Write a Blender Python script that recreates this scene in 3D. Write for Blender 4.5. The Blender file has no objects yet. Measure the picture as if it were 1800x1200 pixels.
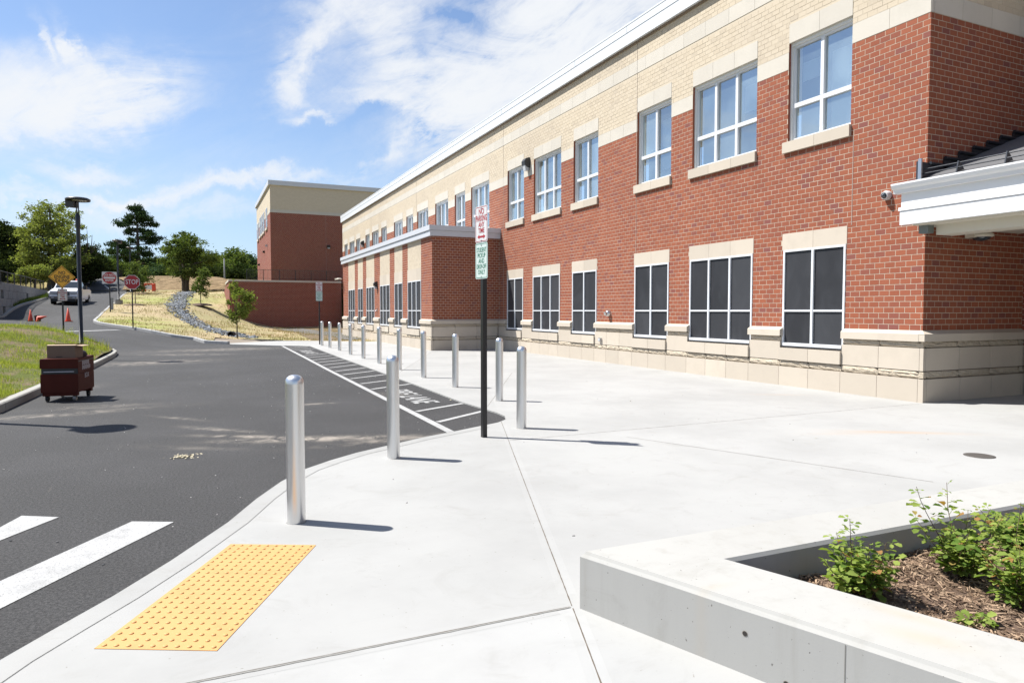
import bpy, bmesh, math, random
import numpy as np
from mathutils import Vector, Matrix, geometry, noise as mnoise

random.seed(7); RNG = np.random.default_rng(11)
SC = bpy.context.scene
COL = SC.collection

# ------------------------------------------------------------------ camera, sun, sky, exposure
EYE = 1.65
PITCH = math.atan(54/1200.); YAW = math.atan(550/math.hypot(1200, 54))
cam_d = bpy.data.cameras.new('camera'); cam = bpy.data.objects.new('camera', cam_d); COL.objects.link(cam)
cam_d.sensor_width = 36; cam_d.lens = 24; cam_d.clip_start = .05; cam_d.clip_end = 6000
cam.location = (0, 0, EYE); cam.rotation_euler = (math.pi/2-PITCH, 0, -YAW)
SC.camera = cam
SUN_EL = math.radians(56.5); SHADOW_HEAD = math.radians(128.0)       # heading of the shadows, clockwise from +Y
sun_dir = Vector((-math.sin(SHADOW_HEAD)*math.cos(SUN_EL), -math.cos(SHADOW_HEAD)*math.cos(SUN_EL), math.sin(SUN_EL)))
sd = bpy.data.lights.new('sun', 'SUN'); sd.energy = 5.0; sd.angle = math.radians(.55); sd.color = (1, .965, .905)
so = bpy.data.objects.new('sun', sd); COL.objects.link(so)
so.rotation_euler = (-sun_dir).to_track_quat('-Z', 'Y').to_euler(); so.location = (-20, 10, 40)
SC.view_settings.view_transform = 'Standard'; SC.view_settings.look = 'None'
SC.view_settings.gamma = 1; SC.view_settings.use_curve_mapping = False
SC.view_settings.exposure = 1.0
SC.render.engine = 'CYCLES'

FWD = np.array([math.sin(YAW)*math.cos(PITCH), math.cos(YAW)*math.cos(PITCH), -math.sin(PITCH)])
RGT = np.array([math.cos(YAW), -math.sin(YAW), 0.]); UPV = np.cross(RGT, FWD)
def vdir(px, py):
    return FWD*1200+RGT*(px-900)+UPV*(600-py)
def survey(px, py, D):
    """ world point sighted from the camera station at distance D """
    return np.array([0, 0, EYE])+vdir(px, py)*D/1200.

# ---- world: Nishita sky with cirrus, all laid out in world directions
W = bpy.data.worlds.new('World'); SC.world = W; W.use_nodes = True
nt = W.node_tree; nt.nodes.clear()
def wn(t, **k):
    n = nt.nodes.new(t)
    for a, b in k.items(): setattr(n, a, b)
    return n
def wmath(op, a, b=None, clamp=False):
    n = wn('ShaderNodeMath', operation=op); n.use_clamp = clamp
    for i, v in enumerate((a, b)):
        if v is None: continue
        if isinstance(v, (int, float)): n.inputs[i].default_value = v
        else: nt.links.new(v, n.inputs[i])
    return n.outputs[0]
sky = wn('ShaderNodeTexSky', sky_type='NISHITA'); sky.sun_disc = False; sky.sun_elevation = SUN_EL
sky.sun_rotation = SHADOW_HEAD+math.pi; sky.air_density = 1.0; sky.dust_density = .6; sky.ozone_density = 1.6; sky.altitude = 50
tc = wn('ShaderNodeTexCoord'); DIRS = tc.outputs['Generated']
sep = wn('ShaderNodeSeparateXYZ'); nt.links.new(DIRS, sep.inputs[0])
def warped(scale, amt, det, src):
    q = wn('ShaderNodeTexNoise'); q.inputs['Scale'].default_value = scale; q.inputs['Detail'].default_value = det; q.inputs['Roughness'].default_value = .62; nt.links.new(src, q.inputs['Vector'])
    a = wn('ShaderNodeVectorMath', operation='SUBTRACT'); nt.links.new(q.outputs['Color'], a.inputs[0]); a.inputs[1].default_value = (.5, .5, .5)
    b = wn('ShaderNodeVectorMath', operation='SCALE'); nt.links.new(a.outputs[0], b.inputs[0]); b.inputs['Scale'].default_value = amt
    c = wn('ShaderNodeVectorMath', operation='ADD'); nt.links.new(src, c.inputs[0]); nt.links.new(b.outputs[0], c.inputs[1]); return c.outputs[0]
DIRW = warped(16.0, .045, 8, warped(5.0, .15, 8, DIRS))
def wdot(v, w=None):
    n = wn('ShaderNodeVectorMath', operation='DOT_PRODUCT'); nt.links.new(w or DIRS, n.inputs[0]); n.inputs[1].default_value = tuple(v)
    return n.outputs['Value']
def wnoise(scale, detail, rough, vec, dist=0.):
    n = wn('ShaderNodeTexNoise'); n.inputs['Scale'].default_value = scale; n.inputs['Detail'].default_value = detail
    n.inputs['Roughness'].default_value = rough; n.inputs['Distortion'].default_value = dist
    nt.links.new(vec, n.inputs['Vector']); return n.outputs['Fac']
def cloud(px, py, w, h, deg, amp):
    """ soft elliptic patch of cirrus around a sky direction """
    c = vdir(px, py); c = c/np.linalg.norm(c)
    a = math.radians(deg); ax = RGT*math.cos(a)+UPV*math.sin(a); ax = ax-c*(ax@c); ax /= np.linalg.norm(ax)
    bx = np.cross(c, ax)
    ka = 1200./w; kb = 1200./h
    u = wmath('MULTIPLY', wdot(ax*ka, DIRW), 1); v = wmath('MULTIPLY', wdot(bx*kb, DIRW), 1)
    r2 = wmath('ADD', wmath('POWER', wmath('ABSOLUTE', u), 2), wmath('POWER', wmath('ABSOLUTE', v), 2))
    e = wmath('POWER', 2.718, wmath('MULTIPLY', r2, -1))
    front = wmath('GREATER_THAN', wdot(c), 0)
    return wmath('MULTIPLY', wmath('MULTIPLY', e, front), amp)
CL = [  # px, py, half width, half height, tilt, strength
    (60, 195, 135, 42, 12, 1.3), (175, 170, 75, 30, 14, 1.15), (245, 150, 40, 18, 20, .7), (150, 105, 50, 10, -55, .8), (88, 62, 32, 5, -55, .75), (125, 70, 26, 7, -62, .8), (40, 120, 60, 34, 0, .5), (120, 225, 130, 16, 14, .8),
    (545, 90, 75, 18, 45, 1.0), (640, 30, 95, 30, 12, .9), (500, 135, 20, 38, -10, .55), (700, 60, 40, 70, 0, .9), (690, 150, 55, 28, 0, .8), (520, 165, 40, 10, -20, .4),
    (930, 150, 150, 75, 22, 1.9), (800, 190, 75, 60, 0, 1.5), (980, 40, 130, 50, 10, 1.1), (1080, 60, 120, 90, 10, 1.3), (690, 205, 90, 12, -20, 1.0), (770, 245, 90, 22, 30, 1.1), (690, 285, 70, 8, 20, .55), (1400, -250, 420, 160, 10, .7),
    (555, 200, 34, 9, -4, 1.3), (150, 308, 55, 13, 6, .85), (350, 338, 130, 11, 7, .85), (470, 316, 85, 11, 3, .8), (205, 356, 50, 8, 2, .8),
    (20, 350, 50, 7, 0, .6), (300, 385, 280, 14, 2, .40), (150, 320, 400, 60, 5, .10), (1000, 230, 160, 60, 30, .8),
    (620, 120, 50, 40, 0, .22), (790, 42, 50, 18, -25, -.55), (742, 112, 12, 26, 0, -.5), (650, 215, 60, 14, -10, -.2)]
tot = None
for c in CL:
    o = cloud(*c); tot = o if tot is None else wmath('ADD', tot, o)
def wvec(a_deg, su, sv):
    a = math.radians(a_deg); ax = RGT*math.cos(a)+UPV*math.sin(a); bx = -RGT*math.sin(a)+UPV*math.cos(a)
    q = wn('ShaderNodeCombineXYZ'); nt.links.new(wdot(ax*su), q.inputs[0]); nt.links.new(wdot(bx*sv), q.inputs[1]); nt.links.new(wdot(FWD), q.inputs[2]); return q.outputs[0]
n1 = wnoise(5.5, 13, .64, wvec(16, 1, 2.6), 1.2); n2 = wnoise(30, 10, .72, wvec(28, .7, 2.2), .9)
mp2 = wn('ShaderNodeMapping'); nt.links.new(DIRS, mp2.inputs['Vector']); mp2.inputs['Scale'].default_value = (1, 1, 2.6)
n3 = wnoise(2.3, 9, .6, mp2.outputs[0], .8)
tex = wmath('ADD', wmath('MULTIPLY', n1, 1.15), wmath('MULTIPLY', n2, .45))          # about .8 on average
m = wmath('MULTIPLY', tot, wmath('ADD', wmath('MULTIPLY', wmath('SUBTRACT', tex, .60), 4.8), .14))
# unseen sky: scattered cloud, its cover raised to brighten the window reflections
out = wmath('MULTIPLY', wmath('SUBTRACT', n3, .47, True), 3.0)
beh = wmath('MULTIPLY', wmath('SUBTRACT', .66, wdot(FWD), True), 2.4, True)
m = wmath('ADD', m, wmath('MULTIPLY', wmath('MULTIPLY', out, beh), 1.6))
soft = wmath('SUBTRACT', 1.0, wmath('POWER', 2.718, wmath('MULTIPLY', wmath('MAXIMUM', m, 0), -1.05)))
up = wmath('GREATER_THAN', sep.outputs['Z'], -.02)
cm = wmath('MULTIPLY', soft, up)
# humid air whitens the sky towards the horizon
elev = wmath('ABSOLUTE', sep.outputs['Z'])
haz = wmath('MULTIPLY', wmath('POWER', 2.718, wmath('MULTIPLY', elev, -5.5)), .70)
SKYK = .070
sk = wn('ShaderNodeMix', data_type='RGBA', blend_type='MULTIPLY'); sk.inputs[0].default_value = 1
nt.links.new(sky.outputs[0], sk.inputs[6]); sk.inputs[7].default_value = (SKYK*.90, SKYK*1.0, SKYK*1.13, 1)
hm = wn('ShaderNodeMix', data_type='RGBA'); nt.links.new(haz, hm.inputs[0]); nt.links.new(sk.outputs[2], hm.inputs[6]); hm.inputs[7].default_value = (.30, .375, .485, 1)
cmx = wn('ShaderNodeMix', data_type='RGBA'); nt.links.new(cm, cmx.inputs[0]); nt.links.new(hm.outputs[2], cmx.inputs[6]); cmx.inputs[7].default_value = (.455, .468, .486, 1)
bgn = wn('ShaderNodeBackground'); nt.links.new(cmx.outputs[2], bgn.inputs[0]); bgn.inputs[1].default_value = 1.0
ow = wn('ShaderNodeOutputWorld'); nt.links.new(bgn.outputs[0], ow.inputs[0])

# ------------------------------------------------------------------ scene helpers
def thing(name, label, cat, loc=(0, 0, 0), rotz=0., group=None, scale=1.):
    o = bpy.data.objects.new(name, None); COL.objects.link(o)
    o.location = loc; o.rotation_euler = (0, 0, rotz); o.scale = (scale,)*3
    o['label'] = label; o['category'] = cat; o.empty_display_size = .3
    if group: o['group'] = group
    return o
def link(name, me, mat=None, parent=None, world=False, kind=None, label=None):
    o = bpy.data.objects.new(name, me); COL.objects.link(o)
    if mat is not None and not me.materials: me.materials.append(mat)
    if parent is not None:
        o.parent = parent
        if world:
            r = parent
            off = Vector((0, 0, 0))
            while r is not None: off -= Vector(r.location); r = r.parent
            o.location = off
    if kind: o['kind'] = kind
    if label: o['label'] = label
    return o
def tag(o, label, cat, group=None):
    o['label'] = label; o['category'] = cat
    if group: o['group'] = group
    return o
def copy_tree(o, parent=None):
    c = o.copy(); COL.objects.link(c); c.parent = parent
    for ch in o.children: copy_tree(ch, c)
    return c
def np_mesh(name, verts, faces):
    verts = np.asarray(verts, dtype=np.float32).reshape(-1, 3); faces = np.asarray(faces, dtype=np.int32)
    k = faces.shape[1]; me = bpy.data.meshes.new(name)
    me.vertices.add(len(verts)); me.vertices.foreach_set('co', verts.ravel())
    me.loops.add(faces.size); me.loops.foreach_set('vertex_index', faces.ravel())
    me.polygons.add(len(faces)); me.polygons.foreach_set('loop_start', np.arange(0, faces.size, k, dtype=np.int32))
    me.polygons.foreach_set('loop_total', np.full(len(faces), k, dtype=np.int32))
    me.update(calc_edges=True); me.validate(); me.polygons.foreach_set('use_smooth', np.zeros(len(me.polygons), dtype=bool)); return me
class MB:
    """ collects shapes into one mesh """
    def __init__(s): s.v = []; s.f = []; s.smooth = []
    def add(s, vs, fs, smooth=False):
        b = len(s.v); s.v += [tuple(p) for p in vs]; s.f += [tuple(i+b for i in f) for f in fs]; s.smooth += [smooth]*len(fs)
        return s
    def box(s, x0, x1, y0, y1, z0, z1):
        return s.add([(x0, y0, z0), (x1, y0, z0), (x1, y1, z0), (x0, y1, z0), (x0, y0, z1), (x1, y0, z1), (x1, y1, z1), (x0, y1, z1)],
                     [(0, 3, 2, 1), (4, 5, 6, 7), (0, 1, 5, 4), (1, 2, 6, 5), (2, 3, 7, 6), (3, 0, 4, 7)])
    def quad(s, a, b, c, d): return s.add([a, b, c, d], [(0, 1, 2, 3)])
    def tube(s, pts, rad, n=8, cap=True, smooth=True):
        pts = [Vector(p) for p in pts]
        if not hasattr(rad, '__len__'): rad = [rad]*len(pts)
        vs = []; fs = []; prev = None
        for i, p in enumerate(pts):
            t = (pts[min(i+1, len(pts)-1)]-pts[max(i-1, 0)])
            t = t.normalized() if t.length > 1e-9 else Vector((0, 0, 1))
            if prev is None:
                a = t.cross(Vector((0, 0, 1)));
                if a.length < .05: a = t.cross(Vector((1, 0, 0)))
            else: a = prev-t*prev.dot(t)
            a.normalize(); prev = a; b = t.cross(a)
            for k in range(n):
                w = 2*math.pi*k/n; vs.append(p+(a*math.cos(w)+b*math.sin(w))*rad[i])
        for i in range(len(pts)-1):
            for k in range(n):
                fs.append((i*n+k, i*n+(k+1) % n, (i+1)*n+(k+1) % n, (i+1)*n+k))
        s.add(vs, fs, smooth)
        if cap:
            s.add(vs[:n][::-1], [tuple(range(n))]); s.add(vs[-n:], [tuple(range(n))])
        return s
    def lathe(s, prof, n=16, c=(0, 0, 0), smooth=True):
        vs = []; fs = []
        for r, z in prof:
            for k in range(n):
                w = 2*math.pi*k/n; vs.append((c[0]+r*math.cos(w), c[1]+r*math.sin(w), c[2]+z))
        for i in range(len(prof)-1):
            for k in range(n): fs.append((i*n+k, i*n+(k+1) % n, (i+1)*n+(k+1) % n, (i+1)*n+k))
        s.add(vs, fs, smooth)
        if prof[-1][0] > 1e-4: s.add(vs[-n:], [tuple(range(n))])
        if prof[0][0] > 1e-4: s.add(vs[:n][::-1], [tuple(range(n))])
        return s
    def prism(s, poly, axis, a, b):
        """ poly: 2-D loop; extruded along axis from a to b """
        def P(u, v, w): return {'x': (w, u, v), 'y': (u, w, v), 'z': (u, v, w)}[axis]
        n = len(poly); vs = [P(u, v, a) for u, v in poly]+[P(u, v, b) for u, v in poly]
        fs = [tuple(range(n))[::-1], tuple(range(n, 2*n))]+[(i, (i+1) % n, n+(i+1) % n, n+i) for i in range(n)]
        return s.add(vs, fs)
    def mesh(s, name, fix=False, bevel=0.):
        me = bpy.data.meshes.new(name); me.from_pydata(s.v, [], s.f)
        me.polygons.foreach_set('use_smooth', s.smooth)
        if fix or bevel:
            bm = bmesh.new(); bm.from_mesh(me)
            if bevel:
                bmesh.ops.remove_doubles(bm, verts=bm.verts, dist=1e-5)
                bmesh.ops.bevel(bm, geom=[e for e in bm.edges if len(e.link_faces) == 2 and e.calc_face_angle(0) > .5], offset=bevel, segments=2, affect='EDGES', clamp_overlap=True)
            bmesh.ops.recalc_face_normals(bm, faces=bm.faces); bm.to_mesh(me); bm.free()
        me.update(); return me
def put(name, mb, mat, parent=None, world=False, kind=None, label=None, fix=False, bevel=0.):
    return link(name, mb.mesh(name, fix, bevel), mat, parent, world, kind, label)

# ------------------------------------------------------------------ materials
ALB = .80       # overall reflectance calibration against the exposure
class Sh:
    def __init__(s, name):
        s.m = bpy.data.materials.new(name); s.m.use_nodes = True; s.t = s.m.node_tree
        s.b = s.t.nodes['Principled BSDF']; s.out = s.t.nodes['Material Output']; s.co = s.t.nodes.new('ShaderNodeTexCoord').outputs['Object']
    def n(s, t, **k):
        q = s.t.nodes.new(t)
        for a, b in k.items(): setattr(q, a, b)
        return q
    def L(s, a, b): s.t.links.new(a, b)
    def vec(s, scale):
        if isinstance(scale, (int, float)): return s.co
        m = s.n('ShaderNodeMapping'); s.L(s.co, m.inputs['Vector']); m.inputs['Scale'].default_value = scale; return m.outputs[0]
    def noise(s, scale, detail=6, rough=.6, dist=0.):
        q = s.n('ShaderNodeTexNoise'); s.L(s.vec(scale), q.inputs['Vector'])
        q.inputs['Scale'].default_value = scale if isinstance(scale, (int, float)) else 1.
        q.inputs['Detail'].default_value = detail; q.inputs['Roughness'].default_value = rough; q.inputs['Distortion'].default_value = dist
        return q.outputs['Fac']
    def ramp(s, fac, lo, hi, a=0., b=1.):
        q = s.n('ShaderNodeMapRange', interpolation_type='SMOOTHSTEP'); s.L(fac, q.inputs['Value'])
        q.inputs['From Min'].default_value = lo; q.inputs['From Max'].default_value = hi; q.inputs['To Min'].default_value = a; q.inputs['To Max'].default_value = b
        return q.outputs[0]
    def math(s, op, a, b=None, clamp=False):
        q = s.n('ShaderNodeMath', operation=op); q.use_clamp = clamp
        for i, v in enumerate((a, b)):
            if v is None: continue
            if isinstance(v, (int, float)): q.inputs[i].default_value = v
            else: s.L(v, q.inputs[i])
        return q.outputs[0]
    def mix(s, fac, a, b, mode='MIX'):
        q = s.n('ShaderNodeMix', data_type='RGBA', blend_type=mode)
        for i, v in ((0, fac), (6, a), (7, b)):
            if isinstance(v, (int, float)): q.inputs[i].default_value = v
            elif isinstance(v, tuple): q.inputs[i].default_value = (*v, 1) if len(v) == 3 else v
            else: s.L(v, q.inputs[i])
        return q.outputs[2]
    def col(s, c):
        if isinstance(c, tuple): s.b.inputs['Base Color'].default_value = (*(v*ALB for v in c), 1)
        else: s.L(s.mix(1., c, (ALB, ALB, ALB), 'MULTIPLY'), s.b.inputs['Base Color'])
    def rand(s):
        g = s.n('ShaderNodeNewGeometry'); o = s.n('ShaderNodeObjectInfo')
        return s.math('FRACT', s.math('ADD', g.outputs['Random Per Island'], o.outputs['Random']))
    def bump(s, h, strength=.3, dist=.01):
        q = s.n('ShaderNodeBump'); q.inputs['Strength'].default_value = strength; q.inputs['Distance'].default_value = dist
        s.L(h, q.inputs['Height']); s.L(q.outputs[0], s.b.inputs['Normal'])
    def set(s, rough=None, metal=None, spec=None):
        if rough is not None: s.b.inputs['Roughness'].default_value = rough
        if metal is not None: s.b.inputs['Metallic'].default_value = metal
        if spec is not None: s.b.inputs['Specular IOR Level'].default_value = spec
        return s
def simple(name, col, rough=.6, metal=0., var=0., vscale=8., bump=0., bscale=60., spec=.5):
    s = Sh(name); s.set(rough, metal, spec)
    if var: s.col(s.mix(s.noise(vscale), tuple(c*(1-var) for c in col), tuple(min(1, c*(1+var)) for c in col)))
    else: s.col(col)
    if bump: s.bump(s.noise(bscale), bump, .01)
    return s.m
def brick_mat(name, cols, dark=(.12, .05, .04)):
    s = Sh(name); r = s.rand()
    q = s.n('ShaderNodeValToRGB'); s.L(r, q.inputs[0]); e = q.color_ramp.elements
    q.color_ramp.interpolation = 'LINEAR'
    e[0].position = 0; e[0].color = (*cols[0], 1); e[1].position = .45; e[1].color = (*cols[1], 1)
    x = e.new(.9); x.color = (*cols[2], 1); x = e.new(1.); x.color = (*dark, 1)
    big = s.noise(.35, 3, .5)
    c = s.mix(s.ramp(s.noise(90, 4, .7), .3, .75), q.outputs[0], s.mix(1., q.outputs[0], (.82, .80, .80), 'MULTIPLY'))
    c = s.mix(s.ramp(big, .35, .7), c, s.mix(1., c, (.93, .93, .95), 'MULTIPLY'))
    s.col(c); s.set(.85, 0, .3); s.bump(s.noise(120, 5, .7), .25, .004); return s.m
RED = brick_mat('red_brick', ((.305, .090, .046), (.36, .112, .056), (.285, .088, .052)), (.25, .085, .068))
BEIGE = brick_mat('beige_brick', ((.66, .57, .43), (.69, .60, .46), (.64, .55, .415)), (.60, .52, .40))
MORTAR = simple('cream_mortar', (.57, .475, .37), .9, var=.08, vscale=3, bump=.2, bscale=200)
MORTAR2 = simple('beige_mortar', (.60, .52, .40), .9, var=.04, vscale=3)
def stone_mat(name, col, k=.10, stain=True):
    s = Sh(name); r = s.rand()
    c = s.mix(r, tuple(v*(1-k) for v in col), tuple(v*(1+k*.6) for v in col))
    c = s.mix(s.ramp(s.noise(2.2, 7, .65), .4, .75, 0, .5), c, tuple(v*.86 for v in col))
    c = s.mix(s.ramp(s.noise(160, 3, .6), .62, .8, 0, .35), c, tuple(v*.6 for v in col))
    s.col(c); s.set(.8, 0, .3); s.bump(s.noise(150, 4, .6), .12, .003); return s.m
STONE = stone_mat('cast_stone', (.585, .515, .425)); STONE_UP = stone_mat('pale_cast_stone', (.61, .57, .50), .05)
s = Sh('split_stone'); s.col(s.mix(s.noise(14, 6, .7), (.44, .37, .28), (.66, .58, .46))); s.set(.9, 0, .2); s.bump(s.noise(30, 6, .7), .9, .03); SPLIT = s.m
JOINT = simple('stone_joint', (.22, .18, .14), .9)
WHITE_FR = simple('white_frame', (.74, .76, .79), .4, var=.02); GREY_FR = simple('pale_panning', (.80, .81, .79), .45, var=.03)
FASCIA = simple('white_metal', (.74, .77, .80), .35, var=.03, vscale=.7); CORN = simple('grey_metal_trim', (.60, .62, .66), .4, var=.03, vscale=.9)
CANOPY = simple('canopy_paint', (.78, .79, .80), .5, var=.015); SOFFIT = simple('soffit_cream', (.66, .62, .52), .6, var=.02)
BLACK = simple('black_paint', (.012, .012, .013), .35, var=.2, vscale=30); DARK = simple('dark_metal', (.03, .03, .033), .4)
DARKFLASH = simple('dark_flashing', (.05, .055, .065), .3, .4)
SCREEN = Sh('solar_screen'); SCREEN.col(SCREEN.mix(SCREEN.math('MULTIPLY', SCREEN.rand(), .45), SCREEN.mix(SCREEN.ramp(SCREEN.noise((2.2, 2.2, 1.1), 3, .5, 1.), .4, .8), (.026, .027, .031), (.042, .044, .050)), (.075, .078, .086))); SCREEN.set(.5, 0, .25); SCREEN = SCREEN.m
s = Sh('window_glass')
gl = s.n('ShaderNodeBsdfGlossy'); gl.inputs['Roughness'].default_value = .012; gl.inputs['Color'].default_value = (.86, .93, 1, 1)
tr = s.n('ShaderNodeBsdfTransparent'); tr.inputs['Color'].default_value = (.80, .88, .90, 1)
fr = s.n('ShaderNodeFresnel'); fr.inputs['IOR'].default_value = 1.5
s.t.nodes.remove(s.b); mx = s.n('ShaderNodeMixShader'); fd = s.n('ShaderNodeBsdfDiffuse'); fd.inputs[0].default_value = (.42, .53, .55, 1); mf = s.n('ShaderNodeMixShader'); s.L(s.math('ADD', s.ramp(s.noise(.9, 3, .5), .35, .7, .06, .26), s.math('MULTIPLY', s.rand(), .24)), mf.inputs[0])
s.L(tr.outputs[0], mf.inputs[1]); s.L(fd.outputs[0], mf.inputs[2])  # pale diffuse share lightens the panes in place of lit blinds and reflections
s.L(s.math('ADD', s.math('MULTIPLY', fr.outputs[0], 1.0), .33, True), mx.inputs[0]); s.L(mf.outputs[0], mx.inputs[1]); s.L(gl.outputs[0], mx.inputs[2]); s.L(mx.outputs[0], s.out.inputs[0])
bp = s.n('ShaderNodeBump'); bp.inputs['Strength'].default_value = .05; bp.inputs['Distance'].default_value = .02; s.L(s.noise(1.2, 2, .4), bp.inputs['Height']); s.L(bp.outputs[0], gl.inputs['Normal'])
GLASS = s.m
ROOMD = simple('room_dark', (.16, .20, .21), .8); BLIND = simple('pale_blind', (.92, .97, .96), .7, var=.05)
ALU = simple('steel_brushed', (.62, .62, .63), .3, .95)
s = Sh('stainless_steel'); s.col((.86, .86, .86)); s.set(.33, 1.0)
s.L(s.ramp(s.noise((60, 60, 2.5), 4, .6), .3, .7, .30, .36), s.b.inputs['Roughness']); STEEL = s.m

def blobs(s, pts):
    """ soft patches at given ground points: (x, y, rx, ry, angle, amp) """
    sp = s.n('ShaderNodeSeparateXYZ'); s.L(s.co, sp.inputs[0]); X = sp.outputs[0]; Y = sp.outputs[1]; t = None
    for x, y, rx, ry, a, amp in pts:
        ca, sa = math.cos(math.radians(a)), math.sin(math.radians(a))
        dx = s.math('SUBTRACT', X, x); dy = s.math('SUBTRACT', Y, y)
        u = s.math('DIVIDE', s.math('ADD', s.math('MULTIPLY', dx, ca), s.math('MULTIPLY', dy, sa)), rx)
        v = s.math('DIVIDE', s.math('SUBTRACT', s.math('MULTIPLY', dy, ca), s.math('MULTIPLY', dx, sa)), ry)
        e = s.math('MULTIPLY', s.math('POWER', 2.718, s.math('MULTIPLY', s.math('ADD', s.math('MULTIPLY', u, u), s.math('MULTIPLY', v, v)), -1)), amp)
        t = e if t is None else s.math('ADD', t, e)
    return t
s = Sh('asphalt')
c = s.mix(s.ramp(s.noise(230, 3, .8), .35, .8), (.0185, .018, .018), (.084, .082, .080))
c = s.mix(s.ramp(s.noise(48, 6, .85), .42, .60), s.mix(1., c, (.45, .45, .47), 'MULTIPLY'), s.mix(1., c, (1.6, 1.6, 1.6), 'MULTIPLY'))
c = s.mix(s.ramp(s.noise(170, 3, .8), .64, .74, 0, .6), c, (.24, .235, .225))
c = s.mix(s.ramp(s.noise(.45, 5, .6), .38, .72), c, s.mix(1., c, (1.35, 1.35, 1.38), 'MULTIPLY'))
c = s.mix(s.ramp(s.noise((5.0, .9, 1), 6, .7, .6), .62, .80, 0, .38), c, (.20, .18, .155))
bl = blobs(s, [(1.35, 9.0, 1.0, .16, -16, 1.6), (.55, 9.55, .6, .09, -30, 1.3), (.2, 10.3, .55, .10, -45, .8), (2.35, 8.55, .9, .12, 5, .8), (-.3, 11.6, .5, .07, -50, .7), (1.8, 12.4, .35, .10, 0, .8),
               (3.5, 13.2, .3, .3, 0, .7), (-1.3, 24.5, 1.6, .8, 20, .9), (-1.6, 13.6, .7, .2, 0, .6), (-2.2, 12.8, 1.3, .2, 12, .9), (.8, 31.5, 2.5, 1.0, 10, .8), (-.6, 28.5, 1.6, .5, -20, .7), (-2.6, 17.3, .6, .5, 30, .5), (-.1, 9.0, .5, .1, -30, .4)])
c = s.mix(s.math('MULTIPLY', bl, s.ramp(s.noise(3.2, 7, .7, .7), .36, .66, 0, .85), True), c, (.30, .265, .225))
s.col(c); s.set(.82, 0, .35); s.bump(s.noise(260, 3, .8), .55, .006); ASPH = s.m
def concrete(name, col, patch=.9, speck=True, rough=.75):
    s = Sh(name)
    c = s.mix(s.ramp(s.noise(.55, 6, .62), .35, .7), col, tuple(v*patch for v in col))
    c = s.mix(s.ramp(s.noise((1.2, 16, 1), 5, .7), .5, .8, 0, .35), c, tuple(v*.9 for v in col))
    c = s.mix(s.ramp(s.noise(2.1, 8, .72, 1.2), .50, .74, 0, .55), c, tuple(v*w_ for v, w_ in zip(col, (.80, .79, .77))))
    c = s.mix(s.ramp(s.noise(130, 3, .7), .64, .78, 0, .35), c, tuple(v*.72 for v in col))
    if speck: c = s.mix(s.ramp(s.noise(34, 2, .5), .735, .77, 0, .6), c, (.2, .18, .15))
    return s, c
s, c = concrete('plaza_concrete', (.405, .405, .397), .87)
g = s.n('ShaderNodeObjectInfo'); c = s.mix(g.outputs['Random'], c, s.mix(1., c, (.93, .93, .925), 'MULTIPLY'))
rb = blobs(s, [(8.55, 6.1, .75, .10, -33, .9), (7.8, 6.35, .5, .1, -20, .4), (10.2, 9.9, .5, .1, -30, .4)])
c = s.mix(s.math('MULTIPLY', rb, .35, True), c, (.50, .30, .14)); s.col(c); s.set(.8, 0, .3); s.bump(s.noise((7, 160, 7), 5, .6), .10, .003); PLAZA = s.m
s, c = concrete('apron_concrete', (.365, .365, .355), .80); c = s.mix(s.ramp(s.noise(2.6, 7, .7, 1.), .5, .72, 0, .6), c, (.28, .27, .25)); s.col(c); s.set(.8, 0, .3); s.bump(s.noise(90, 4, .6), .2, .003); APRON = s.m
s, c = concrete('planter_concrete', (.415, .41, .39), .90, False)
c = s.mix(s.ramp(s.noise((9, 9, .6), 5, .6), .52, .75, 0, .45), c, (.33, .32, .29))
c = s.mix(s.ramp(s.noise(55, 1.5, .4), .765, .78, 0, .8), c, (.12, .11, .10))
c = s.mix(s.ramp(s.noise(120, 1.5, .4), .765, .785, 0, .6), c, (.16, .15, .135))
c = s.mix(s.math('MULTIPLY', blobs(s, [(2.62, 1.75, .16, .07, -60, .9), (2.75, 1.9, .2, .05, -70, .8), (2.2, 2.5, .12, .03, 0, .4)]), .35, True), c, (.48, .36, .22))
s.col(c); s.set(.78, 0, .3); s.bump(s.math('SUBTRACT', s.math('MULTIPLY', s.noise(90, 4, .6), .4), s.ramp(s.noise(55, 1.5, .4), .765, .78, 0, 2.)), .25, .003); PLANTER = s.m
CURBM = simple('kerb_concrete', (.34, .33, .30), .85, var=.18, vscale=3, bump=.3, bscale=60)
GRANITE = simple('kerb_granite', (.36, .36, .36), .85, var=.35, vscale=9, bump=.6, bscale=30)
s = Sh('road_paint'); s.col(s.mix(s.ramp(s.noise(90, 6, .8), .53, .64), s.mix(s.ramp(s.noise(4, 6, .7), .40, .70), (.43, .43, .425), (.33, .33, .325)), (.12, .12, .12)))
s.set(.7); s.bump(s.noise(260, 3, .8), .45, .004); PAINT = s.m
s = Sh('tactile_yellow'); s.col(s.mix(s.ramp(s.noise(5, 7, .7), .45, .75), (.58, .318, .108), (.50, .27, .09)))
s.set(.6); s.bump(s.noise(300, 3, .6), .2, .002); YEL = s.m
s = Sh('turf')
c = s.mix(s.ramp(s.noise(.5, 6, .65), .38, .62), (.34, .26, .12), (.20, .20, .06)); c = s.mix(s.ramp(s.noise(3.5, 6, .7), .45, .7), c, (.40, .31, .17))
c = s.mix(s.ramp(s.noise(14, 5, .7), .5, .75, 0, .6), c, (.16, .11, .06)); s.col(c); s.set(.95, 0, .1); s.bump(s.noise(11, 7, .75), .9, .06); TURF = s.m
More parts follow.
